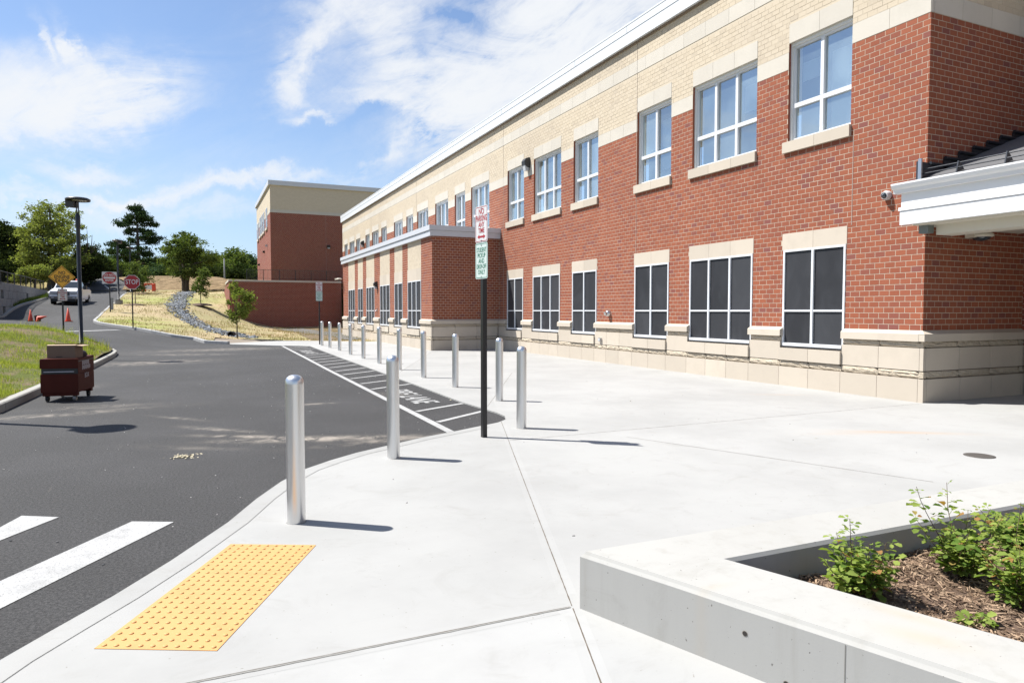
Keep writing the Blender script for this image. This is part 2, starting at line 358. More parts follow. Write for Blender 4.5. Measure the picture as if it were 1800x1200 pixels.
s = Sh('bare_soil'); c = s.mix(s.ramp(s.noise(2.4, 7, .7), .35, .7), (.16, .12, .075), (.25, .20, .14)); s.col(c); s.set(.95, 0, .1); s.bump(s.noise(14, 7, .75), 1., .06); SOIL = s.m
s = Sh('dry_bank'); c = s.mix(s.ramp(s.noise(1.1, 7, .75), .35, .65), (.36, .26, .15), (.17, .12, .065)); s.col(c); s.set(.95, 0, .1); s.bump(s.noise(4, 7, .75), 1., .2); BANK = s.m
def leaf_mat(name, a, b, trans=.3, c3=None):
    s = Sh(name); s.t.nodes.remove(s.b); r = s.rand()
    c = s.mix(r, a, b)
    if c3: c = s.mix(s.ramp(r, .92, .97), c, c3)
    d = s.n('ShaderNodeBsdfDiffuse'); t = s.n('ShaderNodeBsdfTranslucent'); g = s.n('ShaderNodeBsdfGlossy'); g.inputs['Roughness'].default_value = .45; g.inputs['Color'].default_value = (.8, .85, .8, 1)
    m1 = s.n('ShaderNodeMixShader'); m1.inputs[0].default_value = trans; m2 = s.n('ShaderNodeMixShader'); m2.inputs[0].default_value = .0
    s.L(c, d.inputs[0]); s.L(s.mix(1., c, (1.25, 1.35, .6), 'MULTIPLY'), t.inputs[0])
    s.L(d.outputs[0], m1.inputs[1]); s.L(t.outputs[0], m1.inputs[2]); s.L(m1.outputs[0], m2.inputs[1]); s.L(g.outputs[0], m2.inputs[2]); s.L(m2.outputs[0], s.out.inputs[0])
    return s.m
LF_DARK = leaf_mat('leaf_dark', (.018, .028, .010), (.045, .060, .022), .2)
LF_MID = leaf_mat('leaf_mid', (.05, .08, .022), (.14, .175, .055), .3)
LF_LITE = leaf_mat('leaf_light', (.12, .15, .04), (.26, .28, .095), .35)
LF_PINE = leaf_mat('leaf_pine', (.022, .040, .018), (.055, .085, .035), .15)
LF_YNG = leaf_mat('leaf_young', (.10, .135, .03), (.20, .235, .07), .4)
LF_BLU = leaf_mat('leaf_bluish', (.035, .065, .035), (.085, .125, .065), .25)
LF_SUM = leaf_mat('leaf_sumac', (.085, .15, .03), (.29, .35, .09), .4, (.30, .17, .07))
GRASSM = leaf_mat('grass_blade', (.17, .21, .035), (.36, .38, .10), .4, (.40, .34, .17)); STRAW = leaf_mat('straw_blade', (.30, .25, .14), (.42, .34, .21), .2, (.22, .25, .09))
BARK = simple('bark', (.085, .068, .052), .95, var=.35, vscale=12, bump=.8, bscale=25); STEMM = simple('shrub_stem', (.16, .10, .06), .8, var=.2)
MULCH = Sh('mulch_chip'); MULCH.col(MULCH.mix(MULCH.rand(), (.10, .060, .038), (.42, .30, .205))); MULCH.set(.9, 0, .2); MULCH = MULCH.m
MULCHBED = simple('mulch_bed', (.12, .075, .050), .95, var=.4, vscale=40, bump=1., bscale=70)
ROCK = Sh('riprap_rock'); ROCK.col(ROCK.mix(ROCK.rand(), (.035, .04, .048), (.27, .30, .34))); ROCK.set(.7, 0, .4); ROCK.bump(ROCK.noise(20), .4, .02); ROCK = ROCK.m
SIGNW = simple('sign_white', (.72, .72, .72), .4); SIGNR = simple('sign_red', (.42, .015, .02), .4); SIGNG = simple('sign_green', (.02, .20, .12), .4)
SIGNB = simple('sign_black', (.02, .02, .02), .5); SIGNO = simple('sign_orange', (1.0, .50, .04), .45); SIGNG2 = simple('sign_pale_green', (.62, .72, .68), .4)
CONEO = simple('cone_orange', (.75, .07, .02), .5, var=.1); REFL = simple('reflective_white', (.7, .7, .7), .4)
CARW = simple('car_white', (.95, .95, .97), .25); CHROME = simple('chrome', (.7, .7, .72), .12, 1.); CARGL = simple('car_glass', (.03, .04, .05), .05, 0, spec=1.)
RUB = simple('rubber', (.015, .015, .015), .8); LENSM = simple('lens_clear', (.55, .56, .58), .15)
CHEST = simple('chest_brown', (.085, .018, .012), .6, var=.25, vscale=6, spec=.12); CHESTP = simple('chest_mark', (.50, .48, .52), .5, var=.1, vscale=60)
CARD = simple('cardboard', (.20, .135, .095), .85, var=.12, vscale=6); CARDIN = simple('cardboard_edge', (.45, .33, .22), .85)
WALLC = Sh('precast_block'); WALLC.col(WALLC.mix(WALLC.noise(2.5, 7, .7), (.20, .20, .195), (.36, .355, .345))); WALLC.set(.9); WALLC.bump(WALLC.noise(6, 7, .7), .8, .05); WALLC = WALLC.m
SHINGLE = Sh('roof_shingle'); SHINGLE.col(SHINGLE.mix(SHINGLE.noise(40, 5, .7), (.07, .07, .075), (.16, .16, .165))); SHINGLE.set(.9); SHINGLE = SHINGLE.m
WOODD = simple('weathered_fence', (.085, .075, .065), .9, var=.2); WOODP = simple('pale_post', (.30, .32, .33), .7)
LITTER = Sh('leaf_litter'); LITTER.col(LITTER.mix(LITTER.rand(), (.42, .36, .22), (.62, .56, .42))); LITTER.set(.8); LITTER = LITTER.m
PEBBLE = Sh('pebble'); PEBBLE.col(PEBBLE.mix(PEBBLE.rand(), (.10, .10, .10), (.5, .48, .45))); PEBBLE.set(.8); PEBBLE = PEBBLE.m
def tex_brick(name, a, b, mort, c=.105):
    """ brick pattern for walls so far off that single bricks are two or three pixels """
    s = Sh(name); sp = s.n('ShaderNodeSeparateXYZ'); s.L(s.co, sp.inputs[0]); cb = s.n('ShaderNodeCombineXYZ')
    s.L(s.math('ADD', sp.outputs[0], sp.outputs[1]), cb.inputs[0]); s.L(sp.outputs[2], cb.inputs[1])
    q = s.n('ShaderNodeTexBrick'); s.L(cb.outputs[0], q.inputs['Vector']); q.inputs['Scale'].default_value = 1
    q.inputs['Brick Width'].default_value = 2*c; q.inputs['Row Height'].default_value = c; q.inputs['Mortar Size'].default_value = .006; q.offset = .5
    q.inputs['Color1'].default_value = (*a, 1); q.inputs['Color2'].default_value = (*b, 1); q.inputs['Mortar'].default_value = (*mort, 1)
    s.col(q.outputs['Color']); s.set(.88, 0, .3); bq = s.n('ShaderNodeBump'); bq.invert = True; bq.inputs['Strength'].default_value = .4; bq.inputs['Distance'].default_value = .006
    s.L(q.outputs['Fac'], bq.inputs['Height']); s.L(bq.outputs[0], s.b.inputs['Normal']); return s.m
TBRED = tex_brick('far_red_brick', (.225, .058, .038), (.27, .072, .046), (.44, .36, .29))
TBBEI = tex_brick('far_beige_brick', (.60, .52, .40), (.64, .56, .43), (.52, .45, .35))

# ------------------------------------------------------------------ terrain height
CP = []
for x in (-2, 2, 6, 10, 15, 20):
    for y in (-12, -4, 4, 12, 20, 28, 34): CP.append((x, y, 0.))
for x in (5.5, 8, 12, 20):
    for y in (40, 47, 54, 61): CP.append((x, y, 0. if y < 50 else .1))
CP += [(3.6, 36, .0), (3.5, 39, .03), (-6, -10, 0), (-6, 3, 0), (-12, 3, 0), (-14, -10, 0), (-5, 12, 0), (-12, 12, .0), (-3, 24, 0), (-3, 30.5, .02), (-7, 20, .0), (-12, 22, .15), (-12, 30, .55), (0, 36.5, .04)]
for px, py, D in [(370, 600, 35.3), (300, 592, 35.8), (234, 580, 37.6), (165, 569, 41), (95, 586, 32), (208, 581.5, 36), (60, 565, 42), (120, 565, 42), (0, 562, 42), (0, 555, 46),
                  (83, 525, 60), (115, 537.5, 54), (194, 551, 48), (209, 537, 56), (222, 516, 75), (150, 516, 78), (90, 512, 70), (260, 515, 76), (330, 513.5, 76), (398, 513, 78),
                  (300, 540, 57), (340, 562, 49), (400, 586, 40), (450, 594, 39), (400, 560, 55), (250, 560, 46), (353, 538, 56), (470, 583, 46), (520, 578.5, 55),
                  (230, 490, 86), (330, 490, 87), (400, 493, 86), (150, 491, 94), (60, 498, 85)]:
    p = survey(px, py, D); CP.append(tuple(p))
CP += [(-12.9, 56.5, 1.7), (-17, 52, 2.6), (-20, 60, 3.4), (-10.5, 42, .8), (-25, 85, 4.6), (-30, 30, 2.0), (-30, 10, .6), (3, 110, 5.9), (20, 110, 5.9), (-20, 125, 6.1), (-50, 90, 6.2), (40, 130, 6), (8, 75, 4.0), (20, 80, 4.2)]
CP = np.array(CP)
def tps_fit(P, lam=.02):
    n = len(P); d = np.linalg.norm(P[:, None, :2]-P[None, :, :2], axis=2)
    K = np.where(d > 0, d*d*np.log(np.maximum(d, 1e-9)), 0)+np.eye(n)*lam
    A = np.zeros((n+3, n+3)); A[:n, :n] = K; A[:n, n] = 1; A[:n, n+1:] = P[:, :2]; A[n:, :n] = A[:n, n:].T
    b = np.zeros(n+3); b[:n] = P[:, 2]; return np.linalg.solve(A, b)
def tps_eval(P, w, X, Y):
    X = np.atleast_1d(np.asarray(X, float)); Y = np.atleast_1d(np.asarray(Y, float))
    d = np.hypot(X[:, None]-P[None, :, 0], Y[:, None]-P[None, :, 1])
    K = np.where(d > 0, d*d*np.log(np.maximum(d, 1e-9)), 0)
    return K@w[:len(P)]+w[len(P)]+w[len(P)+1]*X+w[len(P)+2]*Y
WT = tps_fit(CP)
def H(X, Y):
    X = np.atleast_1d(np.asarray(X, float)); Y = np.atleast_1d(np.asarray(Y, float))
    h = tps_eval(CP, WT, X, Y)
    far = np.clip((Y-112)/25, 0, 1); h = h*(1-far)+6.1*far
    side = np.clip((np.abs(X)-45)/30, 0, 1); h = h*(1-side)+np.where(Y > 60, 6.1, 1.5)*side
    flat = np.clip((X+2.6)/1.2, 0, 1)*np.clip((34-Y)/2.5, 0, 1)+np.clip((3-Y)/6., 0, 1)+np.clip((X-5.5)/2, 0, 1)*np.clip((60-Y)/4, 0, 1)
    h = np.maximum(h, 0)*(1-np.clip(flat, 0, 1)); return h
def h1(x, y): return float(H(x, y)[0])

def sheet(name, poly, off, mat, step=1.0, holes=(), hf=None, kind='structure', parent=None, jitter=0.):
    """ polygon draped over the terrain """
    hf = hf or H
    P = [tuple(p) for p in poly]; xs = [p[0] for p in P]; ys = [p[1] for p in P]
    pts = []; edges = []
    def addloop(lp):
        b = len(pts); n = 0
        for i in range(len(lp)):
            a = np.array(lp[i]); c = np.array(lp[(i+1) % len(lp)]); k = max(1, int(np.linalg.norm(c-a)/step))
            for j in range(k): pts.append(tuple(a+(c-a)*j/k)); n += 1
        return list(range(b, b+n))
    loop = addloop(P)
    gx = np.arange(min(xs)+step/2, max(xs), step); gy = np.arange(min(ys)+step/2, max(ys), step)
    A = np.array(P); B = np.roll(A, -1, 0)
    for x in gx:
        for y in gy:
            c = ((A[:, 1] > y) != (B[:, 1] > y)) & (x < (B[:, 0]-A[:, 0])*(y-A[:, 1])/(B[:, 1]-A[:, 1]+1e-12)+A[:, 0])
            if c.sum() % 2 == 0: continue
            e = B-A; t = np.clip(((x-A[:, 0])*e[:, 0]+(y-A[:, 1])*e[:, 1])/((e**2).sum(1)+1e-12), 0, 1)
            if np.min(np.hypot(x-A[:, 0]-t*e[:, 0], y-A[:, 1]-t*e[:, 1])) < step*.35: continue
            pts.append((x+random.uniform(-jitter, jitter), y+random.uniform(-jitter, jitter)))
    r = geometry.delaunay_2d_cdt([Vector(p) for p in pts], [], [loop], 1, 1e-5)
    v = np.array([(p.x, p.y) for p in r[0]]); z = hf(v[:, 0], v[:, 1])+off
    f = [tuple(t) for t in r[2]]
    me = bpy.data.meshes.new(name); me.from_pydata(np.column_stack([v, z]).tolist(), [], f)
    bm = bmesh.new(); bm.from_mesh(me)
    for fc in bm.faces:
        if fc.normal.z < 0: fc.normal_flip()
        fc.smooth = True
    bm.to_mesh(me); bm.free(); me.update()
    return link(name, me, mat, parent, False, kind)

# ground sheet to the horizon
gx = np.concatenate([-np.geomspace(1600, 44, 16), np.arange(-40, 24, 1.), np.geomspace(26, 1600, 18)])
gy = np.concatenate([-np.geomspace(400, 16, 8), np.arange(-14, 130, 1.), np.geomspace(134, 2500, 22)])
GX, GY = np.meshgrid(gx, gy); hz = np.concatenate([H(GX[i], GY[i]) for i in range(len(gy))]).reshape(GX.shape)
nx = len(gx); idx = np.arange(len(gy)*nx).reshape(len(gy), nx)
fs = np.stack([idx[:-1, :-1], idx[:-1, 1:], idx[1:, 1:], idx[1:, :-1]], -1).reshape(-1, 4)
gm = np_mesh('ground', np.stack([GX, GY, hz-.14], -1).reshape(-1, 3), fs); gm.shade_smooth()
link('ground', gm, TURF, kind='structure')

S2 = lambda px, py, D: tuple(survey(px, py, D)[:2])
ASPH_EDGE = [(-3.2, -9), (-2.6, -2), (-2.0, 1.0), (-1.35, 2.9), (-.88, 3.83), (-.70, 4.11), (-.48, 4.44), (-.20, 4.92), (.17, 5.64), (.42, 6.25), (.68, 6.79), (.96, 7.23), (1.27, 7.54), (1.62, 7.83), (2.03, 8.08), (2.58, 8.42),
             (3.13, 8.68), (3.60, 8.93), (3.95, 9.12), (4.16, 9.32), (4.28, 9.62), (4.31, 10.0), (4.28, 10.6), (4.24, 11.5), (4.30, 14), (4.35, 17), (4.44, 23.8), (4.62, 32.4), (3.43, 33.5), (1.23, 36.0)]
KERB_R = [(1.23, 36.0), (.2, 37.0), S2(340, 597, 35.4), S2(300, 592, 35.8), S2(265, 586.5, 36.6), S2(232, 581.5, 37.8), S2(200, 577.5, 39.2), S2(178, 574, 40.3), S2(167, 570.5, 41.3), S2(163.5, 566.5, 42.2), S2(169, 559, 44.5), S2(181, 548, 49), S2(196, 536, 56), S2(211, 524, 65), S2(224, 515.8, 75)]
ROAD = ASPH_EDGE[:-1]+KERB_R+[S2(222, 514.5, 79), S2(150, 515, 80), S2(92, 516, 76), S2(88, 521, 66), S2(83, 525.5, 60), S2(62, 533, 54.5), S2(30, 544.5, 49), S2(0, 555.5, 45), (-11.3, 45), (-11.6, 38), (-14, 30), (-16, 22), (-17, 8), (-17, -9)]
sheet('road', ROAD, 0., ASPH, 1.0)

# ---- painted markings
def strip(name, pts, off=.004, parent=None):
    mb = MB(); n = len(pts)
    mb.add([(x, y, h1(x, y)+off) for x, y in pts], [tuple(range(n))]); return put(name, mb, PAINT, parent, kind=None if parent else 'structure')
def band(a, b, w):
    a = Vector(a); b = Vector(b); d = (b-a).normalized(); p = Vector((-d.y, d.x))*w/2
    return [tuple(a-p), tuple(b-p), tuple(b+p), tuple(a+p)]
marks = bpy.data.objects.new('road_markings', None); COL.objects.link(marks); marks['kind'] = 'structure'
strip('lane_line', [(3.02, 8.66), (3.14, 8.70), (3.22, 14.2), (3.30, 19.5), (3.42, 25.0), (3.56, 33.35), (3.45, 33.45), (3.30, 25.0), (3.19, 19.5), (3.11, 14.2)], .005, marks)
for yl, yr in [(9.58, 10.36), (10.74, 11.37), (14.2, 14.89), (15.37, 16.05), (16.61, 17.36), (17.74, 18.55), (18.83, 19.69), (20.03, 20.96), (21.19, 22.05), (22.28, 23.20), (23.47, 24.38), (24.75, 25.63), (25.87, 26.84), (29.5, 30.3), (30.7, 31.5), (31.8, 32.5)]:
    xl = 3.13+(yl-9)*.0165; strip('cross_bar', band((xl+.05, yl+.03), (4.22+(yr-10)*.0135, yr), .10), .004, marks)
strip('crosswalk_bar', [(-3.6, 3.02), (-3.75, 3.50), (-.51, 6.04), (-.20, 5.86), (-.21, 5.83), (-1.03, 4.56)][:0] or [(-2.9, 1.93), (-3.25, 2.33), (-1.14, 5.02), (-.51, 6.04), (-.21, 5.89), (-1.03, 4.56)], .004, marks)
strip('crosswalk_bar', [(-3.2, 3.2), (-3.5, 3.6), (-1.41, 6.29), (-1.33, 6.58), (-1.05, 6.41), (-1.33, 5.93)], .004, marks)
strip('crosswalk_bar', [(-4.2, 4.0), (-4.5, 4.4), (-2.6, 7.2), (-2.3, 7.0)], .004, marks)
def stopl():
    a = S2(92, 586, 32.6); b = S2(209, 581.6, 36.6); n = 8; mb = MB(); q = band(a, b, .34)
    for i in range(n):
        t0 = i/n; t1 = (i+1)/n
        f = lambda u, v, t: tuple(np.array(u)+(np.array(v)-np.array(u))*t)
        c = [f(q[0], q[1], t0), f(q[0], q[1], t1), f(q[3], q[2], t1), f(q[3], q[2], t0)]
        mb.add([(x, y, h1(x, y)+.012) for x, y in c], [(0, 1, 2, 3)])
    put('stop_line', mb, PAINT, marks)
stopl()
# ---- plaza slabs
def clip(poly, p, q, side):
    """ keep the part of the polygon on one side of the line p-q """
    d = (q[0]-p[0], q[1]-p[1]); s = lambda v: ((v[0]-p[0])*d[1]-(v[1]-p[1])*d[0])*side
    out = []
    for i in range(len(poly)):
        a, b = poly[i], poly[(i+1) % len(poly)]; sa, sb = s(a), s(b)
        if sa >= 0: out.append(a)
        if (sa >= 0) != (sb >= 0): t = sa/(sa-sb); out.append((a[0]+(b[0]-a[0])*t, a[1]+(b[1]-a[1])*t))
    return out
def inside(pt, poly):
    c = False; x, y = pt
    for i in range(len(poly)):
        (x0, y0), (x1, y1) = poly[i], poly[(i+1) % len(poly)]
        if (y0 > y) != (y1 > y) and x < (x1-x0)*(y-y0)/(y1-y0)+x0: c = not c
    return c
PLZ = ASPH_EDGE[:-1]+[(1.23, 36.0), (.55, 36.7), (.76, 40.36), (3.62, 39.05), (5.86, 38.02), (7.34, 36.6), (8.66, 36.0), (8.66, 26.8), (11.66, 26.8), (11.66, 7.93), (26, 7.93), (26, -9)]
SLABS = [PLZ]
def cut(p, q, test):
    global SLABS
    new = []
    for s_ in SLABS:
        if inside(test, s_):
            for k in (1, -1):
                c = clip(s_, p, q, k)
                if len(c) > 2: new.append(c)
        else: new.append(s_)
    SLABS = new
cut((1.84, 3.22), (3.99, 9.06), (2, 6))                 # long joint past the planter
cut((1.84, 3.22), (0., 3.24), (0, 4.5))                 # joint to the kerb (left part)
cut((3.5, 7.77), (11.6, 7.86), (8, 6))                  # joint to the building corner
cut((5.0, 7.37), (6.34, 4.19), (5, 6))
cut((4.83, 17.73), (8.24, 25.63), (7, 20))
cut((4.45, 10.72), (7.48, 16.33), (7, 12))
cut((8.73, 7.78), (11.16, 13.30), (10, 9))
cut((7.24, 13.92), (9.60, 14.18), (8.8, 13)); cut((8.26, 16.92), (10.96, 17.40), (9, 18.5)); cut((7.38, 10.90), (11.32, 11.14), (8, 10.2))
plaza = bpy.data.objects.new('pavement', None); COL.objects.link(plaza); plaza['kind'] = 'structure'
def area(p): return abs(sum(p[i][0]*p[(i+1) % len(p)][1]-p[(i+1) % len(p)][0]*p[i][1] for i in range(len(p))))/2
def slab(poly, gap=.0045, z=.016):
    bm = bmesh.new(); pts = []
    for p in poly:
        if not pts or math.hypot(p[0]-pts[-1][0], p[1]-pts[-1][1]) > 1e-3: pts.append(p)
    if math.hypot(pts[0][0]-pts[-1][0], pts[0][1]-pts[-1][1]) < 1e-3: pts.pop()
    vs = [bm.verts.new((x, y, z)) for x, y in pts]; f = bm.faces.new(vs)
    if f.normal.z < 0: f.normal_flip()
    bm.normal_update()
    if f.normal.z < 0: f.normal_flip()
    r = bmesh.ops.inset_region(bm, faces=[f], thickness=gap, use_even_offset=True)
    for v in bm.verts:
        if v not in f.verts: v.co.z = z-.012
    if gap > .004:
        r = bmesh.ops.inset_region(bm, faces=[f], thickness=.012, use_even_offset=True, depth=.003)
    bmesh.ops.triangulate(bm, faces=bm.faces)
    me = bpy.data.meshes.new('slab'); bm.to_mesh(me); bm.free(); return me
for s_ in SLABS:
    if area(s_) > .02: link('slab', slab(s_), PLAZA, plaza)
sheet('pavement_bed', PLZ, -.006, JOINT, 3., parent=plaza, kind=None)
# tooled smooth margins along the main joints and the apron strip along the asphalt edge
TROWEL = simple('trowelled_concrete', (.385, .385, .377), .78, var=.06, vscale=6)
def margin(a, b, o, w, mat=None, z=.0225, name='joint_margin'):
    a = Vector(a); b = Vector(b); d = (b-a).normalized(); p = Vector((-d.y, d.x))
    q = [a+p*o, b+p*o, b+p*(o+w), a+p*(o+w)]; mb = MB(); mb.add([(v.x, v.y, z) for v in q], [(0, 1, 2, 3)]); put(name, mb, mat or PLAZA, plaza, fix=False)
for i_, (a, b) in enumerate([((3.93, 8.9), (1.90, 3.38)), ((1.80, 3.12), (-.4, -2.8)), ((1.74, 3.227), (-1.0, 3.26))]):
    margin(a, b, .010, .045, z=.0192+.0002*i_); margin(a, b, -.055, .045, z=.0193+.0002*i_)
# the joints themselves: packed with grit and leaf crumbs, ragged in width
GRIT = simple('joint_grit', (.12, .095, .07), .95, var=.5, vscale=60); GREYG = simple('joint_sand', (.24, .235, .22), .95, var=.35, vscale=50)
def crack(a, b, w, z, mat, name='joint_fill', seed=0):
    a = Vector(a); b = Vector(b); L = (b-a).length; d = (b-a)/L; p = Vector((-d.y, d.x)); n = int(L/.03); mb = MB(); g_ = random.Random(seed); lo = []; hi = []
    for k in range(n+1):
        q = a+d*(L*k/n); ww = w*(.55+1.0*abs(mnoise.noise(Vector((k*.23, seed, 0))))+g_.uniform(0, .5)); off = .0015*mnoise.noise(Vector((k*.11, 5+seed, 0)))
        lo.append((q.x+p.x*(off-ww/2), q.y+p.y*(off-ww/2), z)); hi.append((q.x+p.x*(off+ww/2), q.y+p.y*(off+ww/2), z))
    m_ = len(lo); mb.add(lo+hi, [(i, i+1, m_+i+1, m_+i) for i in range(m_-1)]); put(name, mb, mat, plaza)
crack((4.02, 9.16), (1.845, 3.235), .0055, .0212, GRIT, seed=1); crack((1.835, 3.205), (-.5, -3.1), .006, .0212, GRIT, seed=2)
crack((1.83, 3.222), (-1.1, 3.258), .016, .0216, GREYG, seed=3); crack((1.83, 3.229), (-1.1, 3.265), .0035, .0222, GRIT, seed=4)
for q_ in (((3.52, 7.77), (11.5, 7.86)), ((5.0, 7.37), (6.34, 4.19)), ((4.83, 17.73), (8.24, 25.63)), ((4.45, 10.72), (7.48, 16.33))): crack(q_[0], q_[1], .0065, .0205, GRIT, seed=int(q_[0][1]*7))
apr = [p for p in ASPH_EDGE[2:18]]
mb = MB(); inn = []
for i, p in enumerate(apr):
    a = Vector(apr[max(i-1, 0)]); b = Vector(apr[min(i+1, len(apr)-1)]); d = (b-a).normalized(); inn.append((p[0]+d.y*.16, p[1]-d.x*.16))
for i in range(len(apr)-1):
    o = [apr[i], apr[i+1], inn[i+1], inn[i]]; o = [(x, y, .0212) for x, y in o]; mb.add(o, [(0, 1, 2, 3)])
put('edge_strip', mb, APRON, plaza)
mb = MB()
for i in range(len(inn)-1):
    d = (Vector(inn[i+1])-Vector(inn[i])).normalized(); w = .0022
    mb.add([(inn[i][0], inn[i][1], .0235), (inn[i+1][0], inn[i+1][1], .0235), (inn[i+1][0]+d.y*w, inn[i+1][1]-d.x*w, .0235), (inn[i][0]+d.y*w, inn[i][1]-d.x*w, .0235)], [(0, 1, 2, 3)])
put('edge_crack', mb, simple('edge_score', (.25, .245, .23), .9), plaza)
for q in range(3):
    pass
# curved face of the flush kerb
def vface(pts, z0, z1, name, mat, parent):
    mb = MB()
    for a, b in zip(pts[:-1], pts[1:]): mb.quad((a[0], a[1], z0), (b[0], b[1], z0), (b[0], b[1], z1), (a[0], a[1], z1))
    put(name, mb, mat, parent)
vface(ASPH_EDGE, -.02, .0225, 'flush_kerb_face', APRON, plaza)

# ---- kerbs
def kerb(name, pts, w, z0, z1, mat, seg, hf=H, side=1, cat=None):
    """ row of kerb stones, each a piece of its own """
    root = bpy.data.objects.new(name, None); COL.objects.link(root); root['kind'] = 'structure'
    P = []; 
    for a, b in zip(pts[:-1], pts[1:]):
        a = Vector(a); b = Vector(b); k = max(1, int((b-a).length/.35))
        P += [a+(b-a)*j/k for j in range(k)]
    P.append(Vector(pts[-1])); N = []
    for i in range(len(P)):
        d = (P[min(i+1, len(P)-1)]-P[max(i-1, 0)]).normalized(); N.append(Vector((-d.y, d.x))*side)
    L = 0; i0 = 0
    for i in range(1, len(P)):
        L += (P[i]-P[i-1]).length
        if L >= seg or i == len(P)-1:
            mb = MB(); ring = []
            for j in range(i0, i+1):
                t = (.006 if j == i0 else -.006 if j == i else 0)
                d = (P[min(j+1, len(P)-1)]-P[max(j-1, 0)]).normalized()*t
                p = P[j]+d; n = N[j]; h = float(hf(p.x, p.y)[0]); ch = .02
                ring.append([(p.x, p.y, h+z0), (p.x, p.y, h+z1-ch), (p.x+n.x*ch, p.y+n.y*ch, h+z1), (p.x+n.x*w, p.y+n.y*w, h+z1), (p.x+n.x*w, p.y+n.y*w, h+z0)])
            vs = [v for r in ring for v in r]; f = []
            for j in range(len(ring)-1):
                for k in range(5): f.append((j*5+k, j*5+(k+1) % 5, (j+1)*5+(k+1) % 5, (j+1)*5+k))
            f += [(0, 1, 2, 3, 4), tuple(len(vs)-5+k for k in (4, 3, 2, 1, 0))]
            mb.add(vs, f); put('kerb_stone', mb, mat, root, fix=True); i0 = i; L = 0
    return root
kerb('kerb', KERB_R[::-1], .16, -.1, .15, GRANITE, 1.8, side=1)
LK = [S2(88, 521, 66), S2(83, 525.5, 60), S2(62, 533, 54.5), S2(30, 544.5, 49), S2(0, 555.5, 45), (-11.3, 45), (-11.6, 38), (-14, 30)]
kerb('kerb', LK, .18, -.1, .15, CURBM, 2.4, side=-1)
# grass slope inside the right-hand kerb, paths and banks
SLOPE = KERB_R[::-1]+[(.55, 36.7), (.76, 40.36), (3.62, 39.05), (5.86, 38.02), (7.34, 36.6), (8.66, 36.0), (8.66, 45.6), (12, 46), (12, 62), (2.35, 62), (2.35, 81), S2(398, 513, 79), S2(330, 513.5, 78), S2(260, 515, 78)]
s = Sh('seeded_slope')
c = s.mix(s.ramp(s.noise(.28, 5, .6), .40, .60), (.46, .36, .23), (.36, .32, .17)); c = s.mix(s.ramp(s.noise(1.6, 7, .75), .50, .72, 0, .8), c, (.44, .33, .19))
c = s.mix(s.ramp(s.noise(7, 7, .8), .56, .74, 0, .7), c, (.20, .135, .075))
gr = blobs(s, [(-4.6, 49, 3.5, 3.5, 0, 1.), (-3.5, 70, 7, 5, 0, .9), (-3.2, 44, 2, 3, 0, .8), (5.5, 41, 2, 1.5, 0, .5)])
c = s.mix(s.math('MULTIPLY', gr, s.ramp(s.noise(.9, 6, .7), .35, .6), True), c, (.30, .34, .09))
s.col(c); s.set(.95, 0, .1); s.bump(s.noise(9, 7, .8), 1., .07); SLOPEM = s.m
def HS(X, Y): X = np.atleast_1d(X); return H(X, Y)+.022+.093*np.clip((1.2-X)/1.5, 0, 1)
sheet('seeded_grass', SLOPE, 0, SLOPEM, 1.0, jitter=.2, hf=HS)
sheet('dirt_path', [(5.6, 38.8), (8.4, 38.2), (11.5, 46.2), (11.5, 61.5), (4.2, 61.5), (6.3, 50)], .045, SOIL, 1.5)
sheet('side_path', [(7.1, 38.0), (8.3, 38.3), (9.6, 47), (8.0, 61), (4.6, 61.2), (6.6, 51), (7.7, 44)], .06, simple('path_asphalt', (.13, .125, .12), .9, var=.2), 1.5)
sheet('parking_lot', [S2(222, 515.3, 79), S2(222, 507, 83), S2(190, 496, 90), S2(140, 492, 94), S2(95, 492, 94), S2(92, 514, 80), S2(150, 515, 80)], .05, ASPH, 1.5)
for k, (a, b) in enumerate([((144, 504, 83), (158, 512, 80.5)), ((178, 504, 84), (192, 512.5, 80.5)), ((150, 499, 87), (160, 506, 83)), ((166, 498, 88), (176, 505, 84)), ((128, 500, 86), (140, 508, 82))]):
    p = S2(*a); q = S2(*b); bd = band(p, q, .16); mb = MB(); mb.add([(x, y, h1(x, y)+.07) for x, y in bd], [(0, 1, 2, 3)]); put('bay_line', mb, PAINT, marks)
sheet('bare_bank', [S2(215, 515, 79.5), S2(260, 515.3, 78), S2(330, 513.8, 78), S2(400, 512, 79), (4, 90), (2, 100), (-10, 102), S2(140, 488, 97), S2(140, 491, 95), S2(190, 495.5, 90.5), S2(222, 506.5, 83.5)], .12, BANK, 1.2, jitter=.3)

# ---- lawn island on the left
IC = [(0, 727), (75, 690)]
ISL = [(-17, 5), (-8.4, 9.2), (-5.4, 11.4), (-2.95, 13.32), (-2.9, 14.8), (-2.86, 16.4), (-2.80, 20), (-2.76, 24), (-2.74, 27.8), (-2.82, 29.4), (-3.05, 30.7), (-3.5, 31.7), (-4.3, 32.4), (-5.6, 32.6), (-8.5, 32.3), (-12, 31), (-17, 28)]
def isl_points():
    P = [(x, y, h1(x, y)+.15) for x, y in ISL]
    for px, py, D in [(0, 573, 23), (30, 580, 24.5), (60, 586, 25.5), (112, 592, 26), (160, 600, 26.5), (143, 607, 22.9), (0, 640, 16.5), (40, 640, 18.5), (90, 625, 20), (0, 690, 13.4)]:
        P.append(tuple(survey(px, py, D)))
    P += [(-9, 18, 1.25), (-13, 18, 1.6), (-8, 27, 1.0), (-12, 26, 1.3), (-6.4, 29.5, .62)]
    return np.array(P)
IP = isl_points(); IW = tps_fit(IP, .05)
def HI(X, Y): return np.maximum(tps_eval(IP, IW, X, Y), H(X, Y)+.1)
